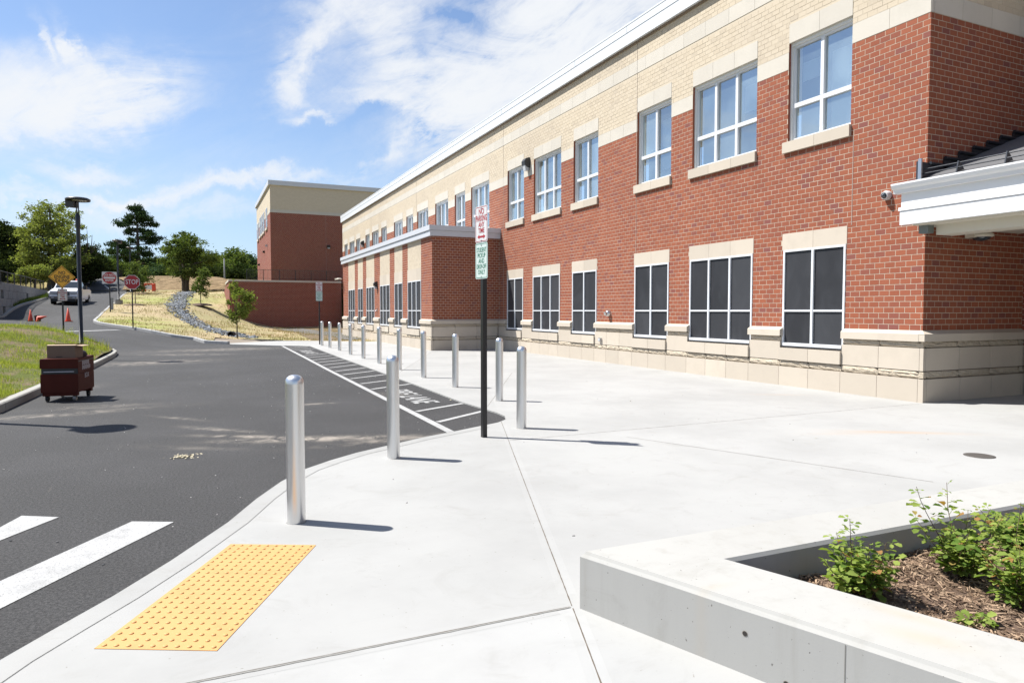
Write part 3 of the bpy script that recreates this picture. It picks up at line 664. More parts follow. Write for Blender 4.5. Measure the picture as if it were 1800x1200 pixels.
s = Sh('island_soil'); c = s.mix(s.ramp(s.noise(1.4, 7, .7), .42, .62), (.14, .17, .04), (.25, .19, .125)); c = s.mix(s.ramp(s.noise(9, 6, .8), .5, .7), c, (.12, .085, .05)); s.col(c); s.set(.95, 0, .1); s.bump(s.noise(9, 7, .8), 1., .08); ISLM = s.m
inset = []
for i in range(len(ISL)):
    a = Vector(ISL[i-1]); b = Vector(ISL[(i+1) % len(ISL)]); d = (b-a).normalized(); inset.append((ISL[i][0]-d.y*.14, ISL[i][1]+d.x*.14))
sheet('lawn_island', inset, .0, ISLM, .6, hf=HI, jitter=.15)
kerb('kerb', ISL, .16, -.05, .15, CURBM, 2.2, side=1)

def blades(name, pts, hgt, wid, mat, parent=None, lean=.5, kind='stuff'):
    n = len(pts); pts = np.asarray(pts); a = RNG.uniform(0, 2*np.pi, n); b = RNG.uniform(0, 2*np.pi, n); h = hgt*RNG.uniform(.5, 1.3, n); w = wid*RNG.uniform(.6, 1.3, n)
    v0 = pts+np.stack([np.cos(a)*w, np.sin(a)*w, np.zeros(n)], 1); v1 = pts-np.stack([np.cos(a)*w, np.sin(a)*w, np.zeros(n)], 1)
    l = RNG.uniform(.1, lean, n)*h; v2 = pts+np.stack([np.cos(b)*l, np.sin(b)*l, h], 1)
    return link(name, np_mesh(name, np.stack([v0, v1, v2], 1).reshape(-1, 3), np.arange(3*n).reshape(-1, 3)), mat, parent, kind=kind)
def fbm(x, y, s): return mnoise.fractal(Vector((x*s, y*s, 3.1)), .8, 2.0, 4)
def scatter(poly, n, hf, dens=None, off=0.):
    A = np.array(poly); lo = A.min(0); hi = A.max(0); out = []
    X = RNG.uniform(lo[0], hi[0], n*6); Y = RNG.uniform(lo[1], hi[1], n*6)
    B = np.roll(A, -1, 0); ins = np.zeros(len(X), bool)
    for p, q in zip(A, B): 
        cr = ((p[1] > Y) != (q[1] > Y)) & (X < (q[0]-p[0])*(Y-p[1])/(q[1]-p[1]+1e-12)+p[0]); ins ^= cr
    X = X[ins]; Y = Y[ins]
    if dens is not None:
        k = np.array([dens(x, y) for x, y in zip(X, Y)]) > RNG.uniform(0, 1, len(X)); X = X[k]; Y = Y[k]
    X = X[:n]; Y = Y[:n]; return np.column_stack([X, Y, hf(X, Y)+off])
isl_near = [p for p in inset if p[0] > -13]
def dens_i(x, y): return min(1, max(.03, .55+1.5*fbm(x, y, .7)))*(1. if x > -9 else .4)
gp_ = scatter([(-11, 9), (-8.2, 9.6), (-5.4, 11.7), (-3.1, 13.6), (-3.05, 16.4), (-2.95, 24), (-2.92, 27.8), (-3.2, 30.4), (-4.2, 32), (-6, 32.3), (-10, 31.5)], 62000, HI, dens_i)
blades('lawn_grass', gp_, .085, .006, GRASSM)
def dens_s(x, y): return max(.02, .35+1.3*fbm(x+9, y, .35))*(1.6 if y < 52 else 1)
sp_ = scatter([(p[0], p[1]) for p in SLOPE], 15000, HS, dens_s)
blades('slope_grass', sp_, .12, .016, STRAW)
vg = scatter([S2(0, 552, 46), S2(83, 524, 60), S2(84, 517, 63), S2(0, 548, 47)], 5000, H, None, .0); blades('verge_grass', vg, .30, .02, leaf_mat('verge_blade', (.05, .085, .02), (.16, .20, .05), .3))
tall = scatter([(-3.3, 24.5), (-3.0, 24.5), (-3.0, 29.8), (-4.2, 31.5), (-7, 31.8), (-7, 30.5)], 900, HI); blades('tall_grass', tall, .26, .006, GRASSM, lean=.7)

# ---- riprap channel
def rocks(name, pts, r0, r1, mat, parent=None, flat=.6, kind='stuff', hf=None):
    ico = bmesh.new(); bmesh.ops.create_icosphere(ico, subdivisions=1, radius=1); V = np.array([v.co[:] for v in ico.verts]); F = np.array([[v.index for v in f.verts] for f in ico.faces]); ico.free()
    vs = []; fs = []
    for i, p in enumerate(pts):
        r = random.uniform(r0, r1); s3 = np.array([r*random.uniform(.8, 1.5), r*random.uniform(.6, 1.0), r*random.uniform(.5, .9)*flat/.6])
        v = V*(1+RNG.uniform(-.22, .22, (len(V), 1))); v = v*s3
        e = Matrix.Rotation(random.uniform(0, 6.28), 3, 'Z')@Matrix.Rotation(random.uniform(-.6, .6), 3, 'X'); v = v@np.array(e).T
        vs.append(v+np.array(p)); fs.append(F+i*len(V))
    return link(name, np_mesh(name, np.concatenate(vs), np.concatenate(fs)), mat, parent, kind=kind)
chan = [(S2(336, 515, 75), 1.0), (S2(322, 525, 68), 1.0), (S2(311, 540, 57.5), .95), (S2(312, 550, 53), .9), (S2(328, 563, 48.5), .75), (S2(352, 576, 44), .75), (S2(375, 586, 41), .9), (S2(402, 592, 39.4), 1.1), (S2(430, 594.5, 38.8), .9), (S2(450, 595.5, 38.5), .5)]
rp = []
for (a, wa), (b, wb) in zip(chan[:-1], chan[1:]):
    a = np.array(a); b = np.array(b); L = np.linalg.norm(b-a); d = (b-a)/L; nn = np.array([-d[1], d[0]]); k = int(L*(wa+wb)/2*62)
    for _ in range(k):
        t = random.random(); w = wa+(wb-wa)*t; o = random.gauss(0, .42); o = max(-1, min(1, o)); p = a+(b-a)*t+nn*o*w
        rp.append((p[0], p[1], float(HS(p[0], p[1])[0])+.02*random.random()))
tag(rocks('riprap', rp, .055, .125, ROCK), 'grey blue crushed rocks filling the winding drainage channel', 'rocks')
mb = MB(); c0 = survey(405, 590, 38.4); c0[2] = h1(c0[0], c0[1])+.2
mb.lathe([(.17, -.5), (.17, .0), (.14, .0), (.14, -.45)], 16); o = put('culvert_pipe', mb, BLACK); o.rotation_euler = (math.radians(86), 0, math.radians(-20)); o.location = c0; o.location[2] -= .06
tag(o, 'dark culvert pipe mouth opening among the grey rocks', 'pipe')

# ------------------------------------------------------------------ the school building
CRS = 5.555/53; BL = .2095; JT = .0120; XW = 11.70; YC = 8.00      # course, brick length, joint, wall plane, corner
B = thing('school_building', 'long two storey red and beige brick school building with two rows of windows', 'building', (XW, YC, 0))
def wall_quads(mb, plane, c, u0, u1, z0, z1, opens=()):
    us = sorted({u0, u1, *[v for o in opens for v in o[:2] if u0 < v < u1]}); zs = sorted({z0, z1, *[v for o in opens for v in o[2:4] if z0 < v < z1]})
    for a, b in zip(us[:-1], us[1:]):
        for p, q in zip(zs[:-1], zs[1:]):
            um, zm = (a+b)/2, (p+q)/2
            if any(o[0] < um < o[1] and o[2] < zm < o[3] for o in opens): continue
            if plane == 'x': mb.quad((c, b, p), (c, a, p), (c, a, q), (c, b, q))
            else: mb.quad((a, c, p), (b, c, p), (b, c, q), (a, c, q))
def courses(u0, u1, z0, n, opens=(), lead=0.):
    """ running-bond rectangles clipped to the openings """
    out = []
    for r in range(n):
        za = z0+r*CRS+JT/2; zb = z0+(r+1)*CRS-JT/2; zm = (za+zb)/2
        segs = [(u0, u1)]
        for o in opens:
            if o[2] < zm < o[3]:
                ns = []
                for a, b in segs:
                    if o[1] <= a or o[0] >= b: ns.append((a, b)); continue
                    if o[0] > a: ns.append((a, o[0]))
                    if o[1] < b: ns.append((o[1], b))
                segs = ns
        ph = (u0+lead+(BL/2 if r % 2 else 0))
        for a, b in segs:
            k = math.floor((a-ph)/BL); u = ph+k*BL
            while u < b-1e-6:
                p = max(u+JT/2, a+(0 if u > a else 0)); q = min(u+BL-JT/2, b)
                if q-p > .02: out.append((p, q, za, zb, q-p > BL-JT-.002))
                u += BL
    return out
def brick_block(name, lst, plane, c, proud, mat, parent, kind='stuff'):
    if not lst: return
    a = np.array([l[:4] for l in lst]); n = len(a); f = c-proud; k = c+.002
    U0, U1, Z0, Z1 = a.T; j = RNG.uniform(-.0012, .0012, n)
    def P(d, u, z): return np.stack([d, u, z], 1) if plane == 'x' else np.stack([u, d, z], 1)
    F_ = np.full(n, f)+j; K_ = np.full(n, k)
    V = np.stack([P(F_, U0, Z0), P(F_, U1, Z0), P(F_, U1, Z1), P(F_, U0, Z1), P(K_, U0, Z0), P(K_, U1, Z0), P(K_, U1, Z1), P(K_, U0, Z1)], 1).reshape(-1, 3)
    q = np.array([(0, 3, 2, 1), (0, 1, 5, 4), (1, 2, 6, 5), (2, 3, 7, 6), (3, 0, 4, 7)])
    if plane == 'y': q = q[:, ::-1]
    Fc = (np.arange(n)[:, None, None]*8+q[None]).reshape(-1, 4)
    return link(name, np_mesh(name, V, Fc), mat, parent, True, kind)

UP = [(9.58, 11.16, 2), (12.08, 14.32, 3), (15.20, 16.78, 2), (18.92, 20.50, 2), (21.38, 23.54, 3), (24.42, 25.98, 2), (27.95, 30.15, 3), (30.95, 32.4, 2), (33.4, 35.5, 3), (36.75, 38.85, 3), (39.7, 41.15, 2), (42.0, 44.1, 3), (46.0, 47.5, 2), (48.3, 50.3, 3), (51.1, 52.5, 2), (54.4, 55.9, 2), (56.6, 58.6, 3), (59.4, 60.8, 2)]
LO = [(9.62, 11.21, 2), (12.13, 14.36, 3), (15.24, 16.85, 2), (18.97, 20.55, 2), (21.44, 23.60, 3), (24.48, 26.02, 2)]
BW = [(28.37, 30.43, 3), (31.32, 32.75, 2), (33.67, 35.69, 3), (36.98, 38.93, 3), (39.82, 41.17, 2), (42.09, 44.05, 3)]
YE = 61.7; ZB = 1.295; ZR = ZB+53*CRS      # wall end, top of base, top of red brick
UZ0, UZ1 = 5.30, 7.40; LZ0, LZ1 = .86, 2.97; XB = 8.70; YB0, YB1 = 26.85, 45.75
upo = [(a, b, UZ0-.0, UZ1) for a, b, n in UP]; loo = [(a, b, LZ0, LZ1) for a, b, n in LO]
lint_up = [(a-.0, b+.0, UZ1, UZ1+.40) for a, b, n in UP]; lint_lo = [(a-.02, b+.05, LZ1, LZ1+.36) for a, b, n in LO]
sill_up = [(a-.02, b+.10, UZ0-.235, UZ0) for a, b, n in UP]
mb = MB(); wall_quads(mb, 'x', XW, YC, YE, 0, ZR, upo+loo); wall_quads(mb, 'y', YC, XW, 22, 0, ZR)
put('mortar_wall', mb, MORTAR, B, True)
mb = MB(); wall_quads(mb, 'x', XW+.001, YC, YE, ZR, 9.5, upo); wall_quads(mb, 'y', YC+.001, XW, 22, ZR, 9.5); put('upper_wall', mb, MORTAR2, B, True)
mb = MB(); mb.box(XW+.9, 22, YC+.3, YE-.3, 9.45, 9.7); mb.quad((XW, YE, 0), (22, YE, 0), (22, YE, 9.5), (XW, YE, 9.5)); put('roof_deck', mb, CORN, B, True)
redm = courses(YC-.0022, YE, ZB, 53, upo+loo+lint_lo+sill_up+lint_up, .04)
redm = [(a, b, c, d, e) for a, b, c, d, e in redm if not (a > YB0+.02 and b < YB1 and d < 4.75)]
reds = courses(XW+.0005, 18.5, ZB, 53, (), .095)
bei = [l for l in courses(YC-.0018, YE, ZR+.37, 12, upo+lint_up) if l[3] < 8.53]+[l for l in courses(YC-.0018, YE, 8.90, 5)]
beis = courses(XW+.0005, 18.5, ZR+.37, 12)
# the 300 bricks that show largest are single bricks
cands = []
for l in redm:
    if l[4] and l[0] < 14: cands.append((math.dist((XW, (l[0]+l[1])/2, l[2]), (0, 0, EYE))/(.35+.65*XW/math.hypot(XW, l[0])), 'x', l))
for l in reds:
    if l[4] and l[0] < 14 and not (2.9 < l[2] < 4.6): cands.append((math.dist(((l[0]+l[1])/2, YC, l[2]), (0, 0, EYE))/(.35+.65*YC/math.hypot(YC, l[0]))+.6, 'y', l))
cands.sort(key=lambda t: t[0]); pick = cands[:300]; ids = {id(t[2]) for t in pick}
brick_block('brickwork', [l for l in redm if id(l) not in ids], 'x', XW, .0025, RED, B)
brick_block('brickwork', [l for l in reds if id(l) not in ids], 'y', YC, .0025, RED, B)
hl = (BL-JT)/2; hh = (CRS-JT)/2; bm_ = MB().box(-hl, hl, -.0028, .004, -hh, hh); bmesh_ = bm_.mesh('brick', True); bmesh_.materials.append(RED)
for _, pl, l in pick:
    o = bpy.data.objects.new('brick', bmesh_); COL.objects.link(o); o.parent = B
    if pl == 'x': o.location = Vector((XW, (l[0]+l[1])/2, (l[2]+l[3])/2))-B.location; o.rotation_euler = (0, random.uniform(-.004, .004), -math.pi/2)
    else: o.location = Vector(((l[0]+l[1])/2, YC, (l[2]+l[3])/2))-B.location
brick_block('beige_brickwork', bei, 'x', XW, .002, BEIGE, B); brick_block('beige_brickwork', beis, 'y', YC, .002, BEIGE, B)
# stone blocks
def block(x0, x1, y0, y1, z0, z1, mat=None, parent=None, name='stone_block', g=.004, bev=0.):
    return put(name, MB().box(x0, x1, y0+g, y1-g, z0+g, z1-g), mat or STONE, parent or B, True, bevel=bev)
def blocky(x0, x1, y0, y1, z0, z1, mat=None, name='stone_block', g=.004, parent=None):
    return put(name, MB().box(x0+g, x1-g, y0, y1, z0+g, z1-g), mat or STONE, parent or B, True)
def splitface(plane, c, u0, u1, z0, z1, parent=None, g=.004, depth=.03):
    """ rough rock-faced course """
    nu = max(3, int((u1-u0)/.07)); nz = 4; V = []; F = []
    for i in range(nu+1):
        for j in range(nz+1):
            u = u0+g+(u1-u0-2*g)*i/nu; z = z0+g+(z1-z0-2*g)*j/nz
            e = 0 if j in (0, nz) or i in (0, nu) else 1
            d = c-(.3*depth+e*depth*(.5+.9*mnoise.noise(Vector((u*9, z*22, c)))+random.uniform(-.25, .25)))
            V.append((d, u, z) if plane == 'x' else (u, d, z))
    for i in range(nu):
        for j in range(nz):
            a = i*(nz+1)+j; f = (a, a+1, a+nz+2, a+nz+1); F.append(f if plane == 'x' else f[::-1])
    mb = MB(); mb.add(V, F)
    if plane == 'x': mb.box(c-.3*depth, c+.05, u0+g, u1-g, z0+g, z1-g)
    else: mb.box(u0+g, u1-g, c-.3*depth, c+.05, z0+g, z1-g)
    return put('split_face_stone', mb, SPLIT, parent or B, True)
def sloped_sill(plane, c, out, u0, u1, z0, z1, zt, parent=None, extra=.03):
    """ projecting sill stone with a weathered top """
    pr = [(c-out, z0), (c+.03, z0), (c+.03, zt), (c, zt), (c-out, z1)]
    mb = MB()
    if plane == 'x': mb.prism(pr, 'y', u0-extra, u1+extra)
    else: mb.prism(pr, 'x', u0-extra, u1+extra)
    return put('base_sill_stone', mb, STONE, parent or B, True, fix=True)
def base_run(XP, segs):
    """ segs: (y0, y1, n blocks, is_window) along a wall facing -X """
    for y0, y1, n, win in segs:
        for k in range(n):
            a = y0+(y1-y0)*k/n; b = y0+(y1-y0)*(k+1)/n
            block(XP-.10, XP+.02, a, b, 0, .435); splitface('x', XP-.055, a, b, .445, .565)
            if win: block(XP-.115, XP+.02, a, b, .575, .845)
            else:
                block(XP-.07, XP+.02, a, b, .575, .985); splitface('x', XP-.03, a, b, .985, 1.10)
        if not win:
            m_ = max(1, n//2) if n > 2 else n
            for k in range(m_): sloped_sill('x', XP, .11, y0+(y1-y0)*k/m_, y0+(y1-y0)*(k+1)/m_, 1.10, 1.235, ZB, extra=.025 if m_ == 1 else 0)
    mb = MB(); mb.box(XP-.06, XP+.01, segs[0][0], segs[-1][1], .0, .57); put('base_backing', mb, JOINT, B, True)
cur = YC-.0; segs = []
for (a, b, n) in LO:
    w = a-cur; segs.append((cur, a, 1 if w < 1.2 else 2 if w < 2 else 3, False)); segs.append((a, b, n, True)); cur = b
segs.append((cur, YB0, 1, False)); segs[0] = (YC+.0, LO[0][0], 2, False)
base_run(XW, segs)
segs = []; cur = YB0
for (a, b, n) in BW:
    w = a-cur; segs.append((cur, a, 1 if w < 1.2 else 2, False)); segs.append((a, b, n, True)); cur = b
segs.append((cur, YB1, 2, False)); base_run(XB, segs)
def base_y(YP, x0, x1, xp):
    n = max(1, round((x1-x0)/.95))
    for k in range(n):
        a = x0+(x1-x0)*k/n; b = x0+(x1-x0)*(k+1)/n
        blocky(a, b, YP-.10, YP+.02, 0, .435); splitface('y', YP-.055, a, b, .445, .565); blocky(a, b, YP-.07, YP+.02, .575, .985); splitface('y', YP-.03, a, b, .985, 1.10)
        sloped_sill('y', YP, .11, a, b, 1.10, 1.235, ZB, extra=0)
    # corner returns
    blocky(xp, x0, YP-.10, YP, 0, .435); blocky(xp+.02, x0, YP-.085, YP, .445, .565, SPLIT, 'split_face_stone'); blocky(xp+.03, x0, YP-.07, YP, .575, .985); blocky(xp+.05, x0, YP-.05, YP, .985, 1.10, SPLIT, 'split_face_stone')
    blocky(xp-.01, x0, YP-.11, YP, 1.10, 1.235); mb = MB(); mb.add([(xp-.01, YP-.11, 1.235), (x0, YP-.11, 1.235), (x0, YP, ZB), (xp+.1, YP, ZB), (xp-.01, YP, 1.235)], [(0, 1, 2, 3), (0, 3, 4)]); put('base_sill_stone', mb, STONE, B, True)
    mb = MB(); mb.box(x0, x1, YP-.06, YP+.01, 0, .57); put('base_backing', mb, JOINT, B, True)
base_y(YC, XW+.002, 18.2, XW-.10); base_y(YB0, XB+.002, XW-.12, XB-.10)
# upper stone bands
def bandx(XP, z0, z1, gaps, y0, y1, L=.84, proud=.008):
    segs = [(y0, y1)]
    for a, b in gaps:
        ns = []
        for p, q in segs:
            if b <= p or a >= q: ns.append((p, q)); continue
            if a > p: ns.append((p, a))
            if b < q: ns.append((b, q))
        segs = ns
    for p, q in segs:
        n = max(1, round((q-p)/L))
        for k in range(n): block(XP-proud, XP+.01, p+(q-p)*k/n, p+(q-p)*(k+1)/n, z0, z1, STONE_UP, name='band_stone', g=.003)
bandx(XW, ZR, ZR+.37, [(a, b) for a, b, n in UP], YC, YE); bandx(XW, 8.53, 8.90, [], YC, YE)
for k in range(8):
    blocky(XW+.85*k+.08*(k == 0), XW+.85*(k+1), YC-.008, YC+.01, ZR, ZR+.37, STONE_UP, 'band_stone', .003)
blocky(XW-.0, XW+.075, YC-.008, YC+.01, ZR, ZR+.37, STONE_UP, 'band_stone', .002)
for y in (9.50, 16.80, 26.4, 38.95, 50.6):      # control joints
    put('control_joint', MB().box(XW-.008, XW, y, y+.012, ZB, 9.4) if y > 12 else MB().box(XW-.008, XW, y, y+.012, 2.97+.36, UZ0-.24), simple('sealant', (.40, .33, .28), .8), B, True)

def window(Y0, Y1, z0, z1, XP, n, upper, trz, lz=.36):
    w = put('window', MB().box(XP+.45, XP+.47, Y0-.05, Y1+.05, z0-.05, z1+.05), ROOMD, B, True)
    if upper:
        rec = .055; fd = .10
        mb = MB()          # masonry reveals
        mb.quad((XP-.004, Y1, z0), (XP+rec+.02, Y1, z0), (XP+rec+.02, Y1, z1), (XP-.004, Y1, z1)); put('jamb', mb, RED, w, True)
        mb = MB(); mb.quad((XP, Y0, z0), (XP, Y0, z1), (XP+.1, Y0, z1), (XP+.1, Y0, z0)); mb.quad((XP, Y0, z1), (XP, Y1, z1), (XP+.1, Y1, z1), (XP+.1, Y0, z1)); put('jamb', mb, STONE_UP, w, True)
        X0 = XP+rec; mb = MB(); t = .055
        mb.box(X0, X0+fd, Y1-.035, Y1, z0, z1).box(X0, X0+fd, Y0, Y0+.035, z0, z1).box(X0, X0+fd, Y0+.035, Y1-.035, z1-.06, z1).box(X0, X0+fd, Y0+.035, Y1-.035, z0, z0+.02)
        put('panning', mb, GREY_FR, w, True)
        a, b = Y0+.035, Y1-.035; c, d = z0+.02, z1-.06; X1 = X0+.045; Xg = X0+.10
        mb = MB(); mb.box(X1, Xg+.03, a, a+.045, c, d).box(X1, Xg+.03, b-.045, b, c, d).box(X1, Xg+.03, a+.045, b-.045, c, c+.05).box(X1, Xg+.03, a+.045, b-.045, d-.05, d)
        mb.box(X1-.003, Xg+.03, a+.045, b-.045, trz-.045, trz+.045)
        pw = (b-a)/n
        for k in range(1, n): mb.box(X1-.006, Xg+.03, a+pw*k-.04, a+pw*k+.04, c+.05, trz-.045).box(X1-.006, Xg+.03, a+pw*k-.04, a+pw*k+.04, trz+.045, d-.05)
        put('window_frame', mb, WHITE_FR, w, True)
        for k in range(n):
            for p, q in ((c+.04, trz-.03), (trz+.03, d-.04)):
                mb = MB(); y0, y1 = a+pw*k+.02, a+pw*(k+1)-.02; mb.quad((Xg, y1, p), (Xg, y0, p), (Xg, y0, q), (Xg, y1, q)); put('pane', mb, GLASS, w, True)
        for k in range(n):
            if random.random() < .93:
                y0 = a+pw*k+random.uniform(.04, .16); y1 = a+pw*(k+1)-random.uniform(.0, .16); zz = random.choice([d-.75, trz+.3, c+.3, d-1.1]); 
                mb = MB(); mb.box(Xg+.13, Xg+.14, y0, y1, c if random.random() < .5 else zz, d-.35 if random.random() < .6 else d); put('blind', mb, BLIND, w, True)
        nn = n
        for k in range(nn):
            ya = Y0-.02+(Y1+.12-Y0)*k/nn; yb = Y0-.02+(Y1+.12-Y0)*(k+1)/nn
            block(XP-.065, XP+.12, ya, yb, z0-.235, z0, STONE, w, 'sill_stone', .003)
            ya = Y0+(Y1-Y0)*k/nn; yb = Y0+(Y1-Y0)*(k+1)/nn; block(XP-.009, XP+.02, ya, yb, z1, z1+.40, STONE_UP, w, 'lintel_stone', .003)
    else:
        X0 = XP-.02; mb = MB(); e = .045
        mb.box(X0, X0+.08, Y0, Y0+e, z0+.03, z1).box(X0, X0+.08, Y1-e, Y1, z0+.03, z1).box(X0, X0+.08, Y0+e, Y1-e, z1-e, z1).box(X0-.02, X0+.08, Y0+e, Y1-e, z0+.03, z0+.03+e+.02)
        pw = (Y1-Y0)/n
        for k in range(1, n): mb.box(X0-.01, X0+.06, Y0+pw*k-.027, Y0+pw*k+.027, z0+.095, z1-e)
        for k in range(n): mb.box(X0, X0+.06, Y0+(e if k == 0 else pw*k+.035), Y1-e if k == n-1 else Y0+pw*(k+1)-.035, trz-.02, trz+.02) if False else None
        mb.box(X0+.002, X0+.06, Y0+e, Y1-e, trz-.02, trz+.02)
        put('window_frame', mb, WHITE_FR, w, True)
        for k in range(n):
            for p, q in ((z0+.06, trz), (trz, z1-.02)):
                mb = MB(); y0, y1 = Y0+pw*k+.01, Y0+pw*(k+1)-.01; mb.quad((X0+.03, y1, p), (X0+.03, y0, p), (X0+.03, y0, q), (X0+.03, y1, q)); put('screen_pane', mb, SCREEN, w, True)
        put('sill_trim', MB().box(X0-.03, X0+.08, Y0, Y1, z0-.005, z0+.03), DARK, w, True)
        for k in range(n):
            ya = Y0-.02+(Y1-Y0+.06)*k/n; yb = Y0-.02+(Y1-Y0+.06)*(k+1)/n; block(XP-.010, XP+.02, ya, yb, z1, z1+lz, STONE_UP if upper else STONE, w, 'lintel_stone', .003)
    return w
for a, b, n in UP: window(a, b, UZ0, UZ1, XW, n, True, 6.07)
for a, b, n in LO: window(a, b, LZ0, LZ1, XW, n, False, 1.65)
# the bay
bwo = [(a, b, LZ0, LZ1+1.75) for a, b, n in BW]
mb = MB(); wall_quads(mb, 'x', XB, YB0, YB1, 0, 4.75, [(a, b, LZ0, LZ1) for a, b, n in BW]); wall_quads(mb, 'y', YB0, XB, XW, 0, 4.75); mb.quad((XB, YB1, 0), (XW, YB1, 0), (XW, YB1, 4.7), (XB, YB1, 4.7)); put('mortar_wall', mb, MORTAR, B, True)
nb = int((4.70-ZB)/CRS)+1
brick_block('bay_brickwork', courses(YB0-.0022, YB1, ZB, nb, bwo, .1), 'x', XB, .0025, RED, B)
brick_block('bay_brickwork', courses(XB+.0005, XW-.006, ZB, nb, (), .05), 'y', YB0, .0025, RED, B)
lst = []
for a, b, n in BW:
    window(a, b, LZ0, LZ1, XB, n, False, 1.65, .52); lst += courses(a+.004, b-.004, LZ1+.53, 12)
brick_block('bay_beige_brickwork', lst, 'x', XB, .003, BEIGE, B)
for a, b, n in BW: put('infill_wall', MB().box(XB-.001, XB+.01, a, b, LZ1+.5, 4.75), MORTAR2, B, True)
# metal trims
def fasc(name, prof, y0, y1, mat, parent=None): return put(name, MB().prism(prof, 'y', y0, y1), mat, parent or B, True, fix=True)
R = put('roof_edge', MB().box(XW-.14, XW+.9, YC-.2, YE+.15, 9.78, 10.0), FASCIA, B, True)
put('fascia_panel', MB().box(XW-.128, XW+.1, YC-.16, YE+.12, 9.44, 9.775), FASCIA, R, True)
put('drip_edge', MB().box(XW-.15, XW+.3, YC-.23, YE+.18, 9.985, 10.03), FASCIA, R, True); put('fascia_panel', MB().box(XW+.1, 22, YC-.16, YC-.0, 9.44, 10.0), FASCIA, R, True)
put('shadow_gap', MB().box(XW-.05, XW-.0, YC-.1, YE, 9.39, 9.439), simple('gap_tan', (.24, .18, .13), .8), B, True)
for k in range(17): put('fascia_seam', MB().box(XW-.143, XW-.139, YC+3.05*k, YC+3.05*k+.008, 9.785, 9.98), DARK, R, True)
C_ = put('bay_cornice', MB().box(XB-.16, XW+.0, YB0-.16, YB1+.16, 4.93, 5.13), CORN, B, True)
put('cornice_panel', MB().box(XB-.12, XW+.0, YB0-.12, YB1+.12, 4.70, 4.927), CORN, C_, True)

# unseen entrance wing, put in to keep sky and bounce light off the end wall
XG = 14.64
mb = MB(); wall_quads(mb, 'x', XG, -16, YC-.001, 0, ZR); mb.quad((XG, -16, 0), (26, -16, 0), (26, -16, 9.5), (XG, -16, 9.5)); put('unseen_wing_wall', mb, TBRED, B, True)
put('unseen_wing_upper_wall', MB().box(XG, 26, -16, YC-.002, ZR, 9.45), TBBEI, B, True)
put('unseen_wing_base', MB().box(XG-.07, XG, -16, YC-.12, 0, 1.1), STONE, B, True); put('unseen_wing_fascia', MB().box(XG-.12, 26, -16.1, YC-.2, 9.451, 10.0), FASCIA, B, True)
# canopy over the entrance
CN = put('entrance_canopy', MB().prism([(11.26, 3.86), (14.4, 5.0), (14.4, 3.3), (11.30, 3.3)], 'y', -8, YC-.02), SHINGLE, B, True, fix=True)
prof = [(11.12, 3.87), (11.34, 3.87), (11.34, 3.70), (11.20, 3.70), (11.185, 3.76), (11.145, 3.79), (11.12, 3.84)]
fasc('gutter', prof, -8.1, 8.26, CANOPY, CN)
put('frieze_board', MB().box(11.27, 11.33, -8, 8.16, 3.42, 3.70), CANOPY, CN, True)
put('fascia_board', MB().box(11.21, 11.33, -8, 8.17, 3.395, 3.455), CANOPY, CN, True)
put('lower_fascia_board', MB().box(11.225, 11.33, -8, 8.15, 3.15, 3.39), CANOPY, CN, True)
put('soffit', MB().box(11.33, 14.4, -8, YC-.02, 3.13, 3.18), SOFFIT, CN, True)
put('beam', MB().box(11.62, 12.05, -8, YC-.25, 2.96, 3.13), SOFFIT, CN, True)
put('beam_bracket', MB().box(11.45, 11.60, YC-.22, YC-.05, 2.99, 3.14), simple('bracket_grey', (.16, .18, .17), .6), CN, True)
for y in (2.2, -2.6, -7.4): put('canopy_column', MB().box(11.62, 12.02, y-.2, y+.2, 0, 2.958), CANOPY, CN, True)
for k in range(7):      # stepped wall flashing
    x0 = 11.72+k*.40; z = 4.13+k*.135
    put('step_flashing', MB().box(x0, x0+.46, YC-.035, YC-.008, z-.4, z+.09), DARKFLASH, CN, True); put('flashing_cap', MB().tube([(x0-.01, YC-.05, z+.1), (x0+.47, YC-.05, z+.1)], .03, 8), DARKFLASH, CN, True)
put('end_flashing', MB().box(11.40, 11.75, YC-.04, YC-.01, 3.87, 4.24), DARKFLASH, CN, True); put('flashing_edge', MB().box(11.40, 11.43, YC-.10, YC-.04, 3.88, 4.28), ALU, CN, True)
for k in range(18):
    y = 7.3-k*.75; put('snow_guard_bracket', MB().prism([(11.42, 3.93), (11.62, 4.0), (11.50, 4.13), (11.47, 4.13)], 'y', y, y+.02), DARKFLASH, CN, True, fix=True)
for dz, dx in ((4.10, 11.49), (4.02, 11.46)): put('snow_guard_rail', MB().tube([(dx, -7.9, dz), (dx, YC-.1, dz)], .011, 8), DARKFLASH, CN, True)

# wall fixtures, each a thing of its own
def fixture(name, label, cat, loc, parts, group=None, rotz=0):
    t = thing(name, label, cat, loc, rotz, group)
    for nm, mb_, mt in parts: put(nm, mb_, mt, t, fix=True)
    return t
def wallpack(label, loc, sc=1.):
    t = fixture('wall_light', label, 'wall light', loc, [
        ('housing', MB().prism([(0, -.18), (-.10, -.17), (-.22, -.08), (-.24, .05), (-.17, .16), (-.05, .20), (0, .20)], 'y', -.14, .14), DARK),
        ('lens', MB().prism([(-.03, -.30), (-.17, -.30), (-.20, -.1), (-.04, -.1)], 'y', -.10, .10), LENSM)], 'dark wall lights'); t.scale = (sc,)*3; return t
wallpack('dark dome shaped wall light on beige brick between two upper windows', (XW-.01, 24.0, 7.34))
wallpack('small dark wall light on beige brick near the far end above the bay', (XW-.01, 53.1, 6.85))
wallpack('dark wall light on a brick pier between the tall bay windows', (XB-.01, 36.35, 3.05), .8)
